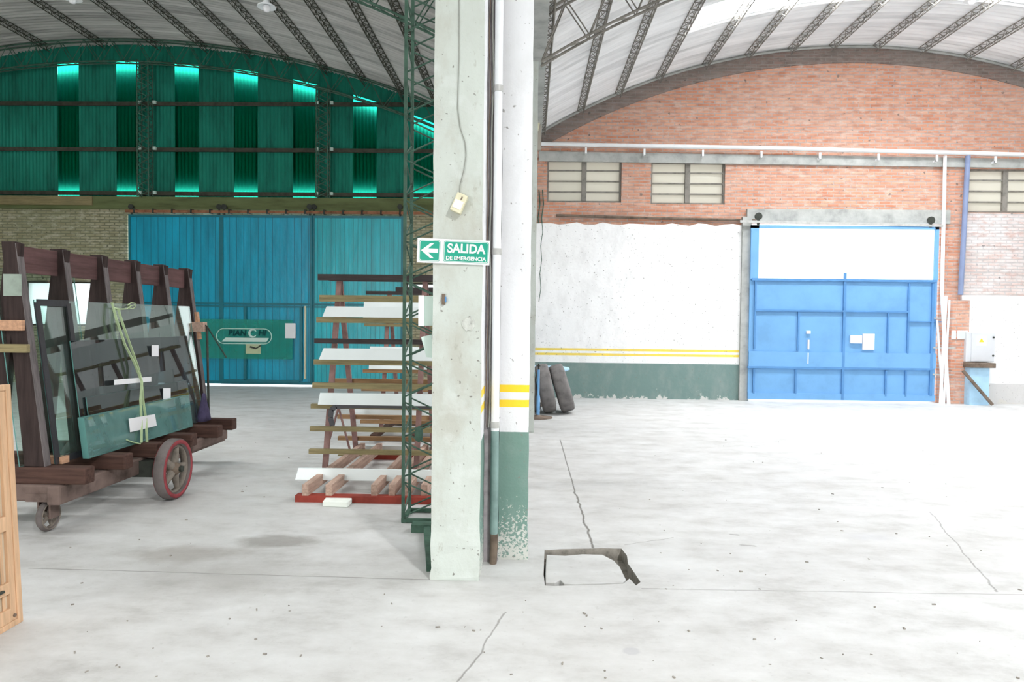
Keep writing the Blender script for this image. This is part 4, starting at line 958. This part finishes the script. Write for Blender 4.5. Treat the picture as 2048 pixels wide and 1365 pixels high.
# ------------------------------------------------------------ glass cart
CXF = lambda z: -3.56 - (z-.5)*.125      # outer face of the leaning posts
ZB = .49; CY = [5.06+.515*k for k in range(6)]
E = thing('glass_cart', (-3.6, 6.4, 0), 'old dark timber glazing cart with A frame posts and red rimmed wheels', 'cart')
ends = [170,250,314,383,436,465]
for k, y in enumerate(CY):
    xe = at(ends[k], 900, y-.06).x
    m = MB(); m.box(-4.35, xe, y-.06, y+.06, ZB-.125, ZB-.002); m.build('cross_beam', M['dk_wood'], E, bevel=.012)
for k, y in enumerate(CY):
    for s in (1,-1):
        m = MB()
        def X(z, d): 
            x = CXF(z)-d; return x if s == 1 else -7.60-x
        zt = 2.14 if s == 1 else 2.13; hw = .035 if s == 1 else .031
        wt, wb = .13, .15
        m.hexa([(X(ZB,0),y-hw,ZB),(X(ZB,wb),y-hw,ZB),(X(ZB,wb),y+hw,ZB),(X(ZB,0),y+hw,ZB)], [(X(zt,0),y-hw,zt),(X(zt,.10),y-hw,zt),(X(zt,.10),y+hw,zt),(X(zt,0),y+hw,zt)])
        m.build('post', M['post_wood'], E, bevel=.004)
    if True:
        m = MB(); m.hexa([(CXF(ZB)+.006,y-.033,ZB),(CXF(ZB)+.0005,y-.033,ZB),(CXF(ZB)+.0005,y+.033,ZB),(CXF(ZB)+.006,y+.033,ZB)], [(CXF(2.13)+.006,y-.033,2.13),(CXF(2.13)+.0005,y-.033,2.13),(CXF(2.13)+.0005,y+.033,2.13),(CXF(2.13)+.006,y+.033,2.13)])
        m.build('post_facing', M['post_edge'], E)  # right-hand post face in a lighter grey
m = MB(); m.box(-3.825, -3.80, CY[0]-.03, CY[5]+.03, 1.92, 2.12); m.build('ridge_board', M['dk_wood_y'], E, bevel=.004)
for X_ in (-3.45,-4.05):
    m = MB(); m.box(X_-.05, X_+.05, CY[0]-.1, CY[5]+.1, ZB-.27, ZB-.127); m.build('stringer', M['grimy'], E, bevel=.015)
# side rails low and mid
m = MB(); m.box(-3.74,-3.50, CY[0]+.08, CY[0]+.16, ZB-.002, ZB+.05); m.build('deck_wedge', M['peach_wood'], E)
q = at(382,628,CY[5]); q2_ = at(392,678,CY[5])
m = MB(); m.bar((CXF(1.62)+.02,CY[5]-.0,1.66),(CXF(1.36)+.02,CY[5],1.36),.03,.05,up=(0,1,0)); m.build('repair_batten', M['peach_wood'], E)
p = at(401,655,CY[5]+.05); m = MB(); m.box(p.x-.08, p.x+.07, CY[5]-.04, CY[5]+.06, p.z-.05, p.z+.06); m.build('handle_block', M['pink_wood'], E)
p2_ = at(414,653,CY[5]+.02)
m = MB(); m.tube([(p.x+.06,CY[5]+.02,p2_.z+.01),(p2_.x,CY[5]+.02,p2_.z),(at(416,840,CY[5]).x,CY[5]+.02,ZB)], .012, 6); m.build('handle_rod', M['steel_dark'], E)
q = at(453,716,CY[5]+.1); m = MB(); m.tube([p2_, q], .009, 6); m.build('handle_rod', M['steel_dark'], E)
# wheels
def big_wheel(cx, cy, r, w, par, red=True):
    Mx_ = Matrix.Translation((cx,cy,r)) @ Matrix.Rotation(math.pi/2,4,'Y')
    wh = thing('wheel', Vector((cx,cy,0))-wloc(par)); wh.parent = par
    m = MB(); ri = r*.80
    m.lathe([(ri,-w/2),(r-.01,-w/2),(r,-w/2+.012),(r,w/2-.012),(r-.01,w/2),(ri,w/2)], Mx_, 48, 0, True, True); m.build('tread', M['wheel_rubber'], wh)
    m = MB()
    for sgn in (1,-1):
        m.lathe([(r*.83,sgn*(w/2)),(r*.83,sgn*(w/2+.004)),(r-.012,sgn*(w/2+.004)),(r-.012,sgn*(w/2))], Mx_, 48)
    m.build('rim', M['wheel_red'] if red else M['cast'], wh)
    m = MB(); m.lathe([(ri*.90,-w*.28),(ri+.001,-w*.28),(ri+.001,w*.28),(ri*.90,w*.28)], Mx_, 48, 0, True, True)
    for k in range(5):
        a = 2*math.pi*k/5+.3; d = Vector((0,math.sin(a),math.cos(a))); c0_ = Vector((cx,cy,r))
        m.tube([c0_+d*r*.18, c0_+d*ri*.95], [r*.14, r*.075], 8)
    m.build('spokes', M['cast'], wh)
    m = MB(); m.lathe([(.0005,-w*.65),(r*.13,-w*.65),(r*.22,-w*.3),(r*.22,w*.3),(r*.13,w*.65),(.0005,w*.65)], Mx_, 20); m.lathe([(.0005,w*.8),(r*.07,w*.8),(r*.07,w*.6)], Mx_, 12); m.build('hub', M['steel_rust'], wh)
    return wh
byy = 6.06
big_wheel(-3.13, byy, .265, .09, E); big_wheel(-4.02, byy+.1, .265, .09, E)
m = MB(); m.tube([(-4.1,byy,.265),(-3.05,byy,.265)], .028, 10); m.box(-3.5,-3.25,byy-.07,byy+.07,.2,.34); m.build('axle', M['steel_dark'], E)
cw = fl(88,1066); Mw = big_wheel(cw.x, cw.y+.05, .115, .045, E, False)
m = MB(); m.box(cw.x-.05,cw.x-.035,cw.y,cw.y+.10,.10,.24); m.box(cw.x+.035,cw.x+.05,cw.y,cw.y+.10,.10,.24); m.box(cw.x-.1,cw.x+.1,cw.y-.05,cw.y+.15,.24,.30); m.build('caster_fork', M['grimy'], E)
m = MB(); m.box(-3.40,-3.33,CY[4]-.3,CY[5]+.0,.26,.37); m.build('tail_block', M['grimy'], E, bevel=.02)
# low front cross member
m = MB(); m.box(-3.95,-3.412,CY[0]-.07,CY[0]+.04,.24,.365); m.build('front_block', M['grimy'], E, bevel=.015)
# peach and olive planks at the near end of the cart
for (x0_,x1_,y0_,y1_,mt,nm) in ((-30,46,640,662,'peach_wood','end_plank'),(-30,56,688,706,'olive_wood','end_plank')):
    a = at(x0_,y0_,CY[0]-.06); b = at(x1_,y1_,CY[0]-.06); m = MB(); m.box(a.x,b.x,CY[0]-.075,CY[0]-.036,b.z,a.z); m.build(nm, M[mt], E, bevel=.004)
p = at(24,565,CY[0]-.04); m = MB(); m.box(p.x-.065,p.x+.07,CY[0]-.042,CY[0]-.036,p.z-.1,p.z+.06); m.build('tape_patch', M['tape'], E)

# glass sheets on the leaning side
def sheet(y0, y1, z0, z1, off, mat, label, t=.008, nm='glass_sheet', tilt=0, x=None):
    f = CXF
    m = MB(); a = [(f(z0)+off,y0,z0),(f(z0)+off+t,y0,z0),(f(z0)+off+t,y1,z0),(f(z0)+off,y1,z0)]; b = [(f(z1)+off,y0+tilt,z1),(f(z1)+off+t,y0+tilt,z1),(f(z1)+off+t,y1,z1),(f(z1)+off,y1,z1)]
    vs = a+b; b0 = len(m.v); m.v += vs
    for q_, mi in (((0,3,2,1),1),((4,5,6,7),1),((0,1,5,4),1),((1,2,6,5),0),((2,3,7,6),1),((3,0,4,7),0)): m.f.append(q_); m.m.append(mi); m.sm.append(False)
    return tag(m.build(nm, [mat, M['glass_edge']]), label, 'glass sheet', 'glass sheets on the cart')
G0 = ZB+.001
sheet(5.12, 7.5, G0, 1.72, .012, M['glass'], 'tallest clear glass sheet leaning on the cart posts')
sheet(5.42, 7.3, G0, 1.405, .045, M['glass_dark'], 'grey tinted glass sheet with paper labels, second tallest on cart')
sheet(5.5, 7.15, G0, .95, .062, M['glass_dark'], 'half height dark glass sheet behind the green stack on cart')
sheet(5.34, 7.02, ZB+.001, .81, .085, M['glass_green'], 'low thick greenish glass stack at the front of the cart', t=.05)
sheet(5.0, 5.9, G0, 1.95, -.17, M['glass'], 'clear glass sheet standing inside the cart frame near its end')
# black aluminium frames leaning on the posts
def frame(y0, y1, z0, z1, off, label, w=.05):
    m = MB(); f = CXF
    def q(y, z): return Vector((f(z)+off, y, z))
    for (a, b) in ((q(y0,z0),q(y0,z1)),(q(y1,z0),q(y1,z1)),(q(y0,z1),q(y1,z1)),(q(y0,z0+w/2),q(y1,z0+w/2))): m.bar(a, b, .012, w, up=(0,1,0) if abs(b.z-a.z)>.1 else (0,0,1))
    return tag(m.build('aluminium_frame', M['black']), label, 'frame', 'black frames on the cart')
frame(5.13, 5.48, G0, 1.70, .033, 'tall black frame edge leaning at the near end of cart')
frame(5.50, 5.70, G0, 1.38, .034, 'shorter black frame leaning beside the tinted glass sheet')
# papers
def paper(px0,py0,px1,py1,X_,label,nm='paper_label',extra=None):
    a = ax(px0,py0,X_); b = ax(px1,py1,X_); y0_, y1_ = a.y, b.y
    m = MB(); c1_ = ax(px0,py1,X_); d1_ = ax(px1,py0,X_)
    m.hexa([(X_,c1_.y,c1_.z),(X_+.002,c1_.y,c1_.z),(X_+.002,b.y,b.z),(X_,b.y,b.z)],[(X_,a.y,a.z),(X_+.002,a.y,a.z),(X_+.002,d1_.y,d1_.z),(X_,d1_.y,d1_.z)])
    return tag(m.build(nm, M['paper']), label, 'label')
def gx(px, py, off):
    X_ = -3.5
    for _ in range(5): X_ = CXF(ax(px,py,X_).z)+off
    return X_
paper(303,691,317,713, gx(310,702,.045)+.024, 'small square paper label on tinted glass, upper one')
paper(326,777,341,799, gx(334,788,.062)+.018, 'small square paper label on the glass just above green stack')
paper(228,762,303,762, gx(265,760,.045)+.05, 'x') if False else None
X_ = gx(265,762,.062)+.03; a = ax(228,760,X_); b = ax(302,754,X_)
m = MB(); m.hexa([(X_,a.y,a.z-.045),(X_+.003,a.y,a.z-.045),(X_+.003,b.y,b.z-.045),(X_,b.y,b.z-.045)],[(X_,a.y,a.z),(X_+.003,a.y,a.z),(X_+.003,b.y,b.z),(X_,b.y,b.z)])
tag(m.build('paper_strip', M['paper']), 'long white paper strip tucked under the strap on glass', 'label')
X_ = gx(285,848,.085)+.065; a = ax(257,838,X_); b = ax(309,829,X_); c1_ = ax(260,865,X_); d1_ = ax(313,852,X_)
m = MB(); m.hexa([(X_,c1_.y,c1_.z),(X_+.004,c1_.y,c1_.z),(X_+.004,d1_.y,d1_.z),(X_,d1_.y,d1_.z)],[(X_,a.y,a.z),(X_+.004,a.y,a.z),(X_+.004,b.y,b.z),(X_,b.y,b.z)])
tag(m.build('paper_sheet', M['paper']), 'white paper sheet on the low green glass stack', 'label')
# strap
E = thing('strap', (-3.4, 6.1, ZB), 'yellow green strap tied round the glass sheets on the cart', 'strap')
def onx(px, py, X_): return ax(px, py, X_)
for k, pp in enumerate((((224,606),(233,640),(250,690),(268,725),(283,762),(286,800),(292,840),(294,885)), ((236,618),(246,650),(262,695),(276,735),(284,765),(281,800),(283,845),(283,886)))):
    m = MB(); pts = []
    for i, (x,y) in enumerate(pp):
        t = i/(len(pp)-1); pts.append(ax(x, y, -3.68+.27*t**.9 + .015))
    for a, b in zip(pts, pts[1:]): m.bar(a, b, .006, .02, up=(1,0,0))
    m.build('band', M['strap'], E)
m = MB(); m.tube([ax(x,y,-3.665) for x,y in ((222,606),(228,616),(240,619),(254,618),(262,612),(270,610),(271,614),(265,618),(258,616),(255,611),(262,606),(270,607),(270,613))], .0055, 5); m.build('knot', M['strap'], E)
m = MB(); m.tube([ax(x,y,-3.41) for x,y in ((294,884),(283,889),(262,884),(253,880))], .006, 5); m.build('loose_end', M['strap'], E)
# purple cloth on far end
Xc = -3.42; m = MB(); c0_ = ax(392,842,Xc)
prof = [(.002,.30),(.02,.29),(.045,.20),(.07,.12),(.09,.05),(.10,0.0),(.002,0)]
m.lathe([(a*1.0*(1),b) for a,b in prof], Matrix.Translation((-3.50, 7.42, ZB+.001)) @ Matrix.Diagonal((.55,1.3,1,1)), 14)
tag(m.build('work_cloth', M['purple_cloth']), 'dark purple cloth bundle at the far end of the glass cart', 'cloth')

# ------------------------------------------------------------ pine shutter leaf near the camera
Xs = fl(47,1243).x; yE = fl(47,1243).y; L_ = .62; zt = 1.245
E = thing('pine_window', (Xs, yE-L_/2, 0), 'raw pine panelled window leaf standing before the cart at the left edge', 'window leaf')
def pbx(y0, y1, z0, z1, t0, t1, mt, nm, bev=.003):
    m = MB(); m.box(Xs-t0, Xs+t1, y0, y1, z0, z1); return m.build(nm, M[mt], E, bevel=bev)
pbx(yE-.035, yE, 0, zt, .045, 0, 'pine', 'outer_frame'); pbx(yE-L_, yE-L_+.035, 0, zt, .045, 0, 'pine', 'outer_frame')
pbx(yE-L_+.035, yE-.035, zt-.03, zt, .045, 0, 'pine', 'outer_frame'); pbx(yE-L_+.035, yE-.035, 0, .03, .045, 0, 'pine', 'outer_frame')
pbx(yE-.075, yE-.036, .03, zt-.03, .04, -.006, 'pine', 'stile'); pbx(yE-L_+.036, yE-L_+.075, .03, zt-.03, .04, -.006, 'pine', 'stile')
for (z0_, z1_) in ((zt-.095,zt-.03),(.50,.575),(.175,.235),(.03,.10)): pbx(yE-L_+.075, yE-.075, z0_, z1_, .04, -.004, 'pine', 'rail')
for (z0_, z1_) in ((.575,zt-.095),(.235,.50),(.10,.175)):
    pbx(yE-L_+.075, yE-.075, z0_, z1_, .032, -.022, 'pine_pale', 'panel', .002)
    pbx(yE-.115, yE-.10, z0_, z1_, .02, -.012, 'pine', 'moulding', .002)
m = MB(); m.disc(Matrix.Translation((Xs-.003, yE-.055, .055)) @ Matrix.Rotation(math.pi/2,4,'Y'), .008, .012, 10); m.build('knot', M['steel_rust'], E)
m = MB(); m.box(Xs-.003,Xs+.012,yE-.17,yE-.13,.20,.212); m.build('latch', M['steel_dark'], E)
E.rotation_euler.y = -.045

# ------------------------------------------------------------ tyres, stand, table
def tyre(cx, cy, r, w, tilt, yaw, label):
    ti = math.radians(tilt)
    Mx_ = Matrix.Translation((cx, cy, 0)) @ Matrix.Rotation(math.radians(yaw),4,'Z') @ Matrix.Rotation(-ti,4,'Y') @ Matrix.Translation((0,0,r+.5*w*math.sin(ti)*.9)) @ Matrix.Rotation(math.pi/2,4,'Y')
    h = w/2
    prof = [(r*.56,-h*.70),(r*.62,-h*.98),(r*.80,-h*1.08),(r*.93,-h*.98),(r*.985,-h*.82),(r,-h*.5),(r*1.004,0),(r,h*.5),(r*.985,h*.82),(r*.93,h*.98),(r*.80,h*1.08),(r*.62,h*.98),(r*.56,h*.70),(r*.60,h*.6),(r*.9,h*.8),(r*.93,0),(r*.9,-h*.8),(r*.60,-h*.6)]
    m = MB(); m.lathe(prof, Mx_, 56, 0, True, True); o = m.build('tyre', M['rubber'], origin=(cx,cy,0)); return tag(o, label, 'tyre', 'used tyres leaning by the pillar')
t3 = fl(1139,828); 
tyre(t3.x, t3.y+.12, .425, .24, 17, 0, 'used tyre, farthest right of the leaning three')
t2 = fl(1105,829); tyre(t2.x-.03, t2.y+.12, .425, .225, 12, 1, 'used tyre in the middle of the leaning three')
t1 = fl(1078,826); tyre(t1.x-.06, t1.y+.12, .42, .21, 12, 1, 'used tyre half hidden behind the blue stand pole')
q = fl(1076,836); E = thing('pole_stand', (q.x,q.y,0), 'blue pole stand on a round grey base beside the tyres', 'stand')
m = MB(); m.lathe([(.001,0),(.24,0),(.24,.012),(.05,.03),(.03,.05),(.001,.05)], Matrix.Translation((q.x,q.y,0)), 28); m.build('round_base', M['steel_rust'], E)
m = MB(); m.tube([(q.x,q.y,.04),(q.x,q.y,.36),(q.x,q.y,.37),(q.x,q.y,.80)], [.028,.028,.02,.02], 12); m.build('pole', M['blue_door'], E)
m = MB(); m.tube([(q.x,q.y,.80),(q.x,q.y,.90)], .012, 8); m.tube([(q.x-.03,q.y,.86),(q.x+.03,q.y,.86)], .008, 6); m.build('clamp_screw', M['steel_dark'], E)
tc = at(1077,738,13.35); E = thing('round_table', (tc.x,13.35,0), 'light blue round table top showing behind the leaning tyres', 'table')
m = MB(); m.lathe([(.001,-.03),(.55,-.03),(.60,0),(.58,.03),(.001,.025)], Matrix.Translation((tc.x,13.35,tc.z)), 36); m.build('tabletop', M['lt_blue'], E)
m = MB(); m.tube([(tc.x,13.35,.02),(tc.x,13.35,tc.z-.025)], .035, 12); m.build('pedestal', M['blue_door'], E)
m = MB(); m.lathe([(.001,0),(.26,0),(.26,.02),(.05,.04),(.001,.04)], Matrix.Translation((tc.x,13.35,0)), 28); m.build('round_base', M['steel_rust'], E)
# cables hanging by the far corner
for k, px in enumerate((1078,1083)):
    m = MB(); pts = [at(px+ (3 if i%2 else 0)+k*2-i*.9, 380+i*28, YR-.012-.01*k) for i in range(9 if k else 6)]
    m.tube(pts, .012, 6); tag(m.build('hanging_cable', M['steel_green']), ['shorter green cable hanging at the left edge of white wall','longer green cable hanging at the left edge of white wall'][k], 'cable')
# beige panel with light bracket under the valley
E = thing('valley_panel', (at(1080,230,13.2).x, 13.2, 5.0), 'beige board with pale diagonal brace under the roof valley', 'board')
r = rect(1060,178,1083,300,13.2); m = MB(); m.box(r[0],r[1],13.2,13.25,r[2],r[3]); m.build('board', plain('beige board',(.42,.38,.33),.8,.1,4), E)
a = at(1087,205,13.1); b = at(1073,262,13.1); m = MB(); m.bar(a, b, .02, .06); m.build('brace', M['cream'], E)

# ------------------------------------------------------------ lamps in the roof
def lamp(px, py, Y, label):
    c = at(px, py, Y); X_ = c.x; fz = roofL if X_ < 0 else roofR
    E = thing('high_bay_lamp', (X_, Y, c.z-.08), label, 'ceiling lamp', 'high bay lamps')
    m = MB(); m.rod((X_,Y,c.z+.1),(X_,Y,fz(X_)-.02),.01,6); m.build('stem', M['steel_dark'], E)
    Mx_ = Matrix.Translation((X_,Y,c.z))
    m = MB(); m.lathe([(.001,.12),(.04,.12),(.05,.05),(.13,.0),(.14,-.02),(.13,-.02),(.001,.03)], Mx_, 20); m.build('reflector', M['white_paint'], E)
    m = MB(); m.lathe([(.001,-.09),(.04,-.08),(.055,-.04),(.05,.0),(.001,.02)], Mx_, 16); m.build('bulb', M['paper'], E)
lamp(533, 12, 10.6, 'white ceiling lamp hanging between purlins of the left vault')
lamp(145, -4, 11.0, 'white ceiling lamp at top edge of the dark left vault')
lamp(1944, -2, 12.4, 'white ceiling lamp at the top edge of pale right vault')

# ------------------------------------------------------------ crumbs on floor
random.seed(11); m = MB()
for _ in range(170):
    px = random.uniform(120,2040); py = random.uniform(860,1360)
    if 850 < px < 1300 and 1080 < py < 1200: continue
    p = fl(px,py)
    if p.y < 2.6 or (-4.4 < p.x < -2.9 and 4.9 < p.y < 8.2) or (-2.2 < p.x < 0.1 and p.y > 4.1 and p.y < 8.5): continue
    s = random.uniform(.003,.009); a = random.uniform(0,3.1)
    Mx_ = Matrix.Translation((p.x,p.y,s*.35)) @ Matrix.Rotation(a,4,'Z')
    m.mbox(Mx_, s*random.uniform(1,3), s, s*.7)
tag(m.build('floor_debris', M['crumbs_pit_shade'], origin=(0,0,0)), 'scattered concrete crumbs and chips on the floor', 'debris', None, 'stuff')
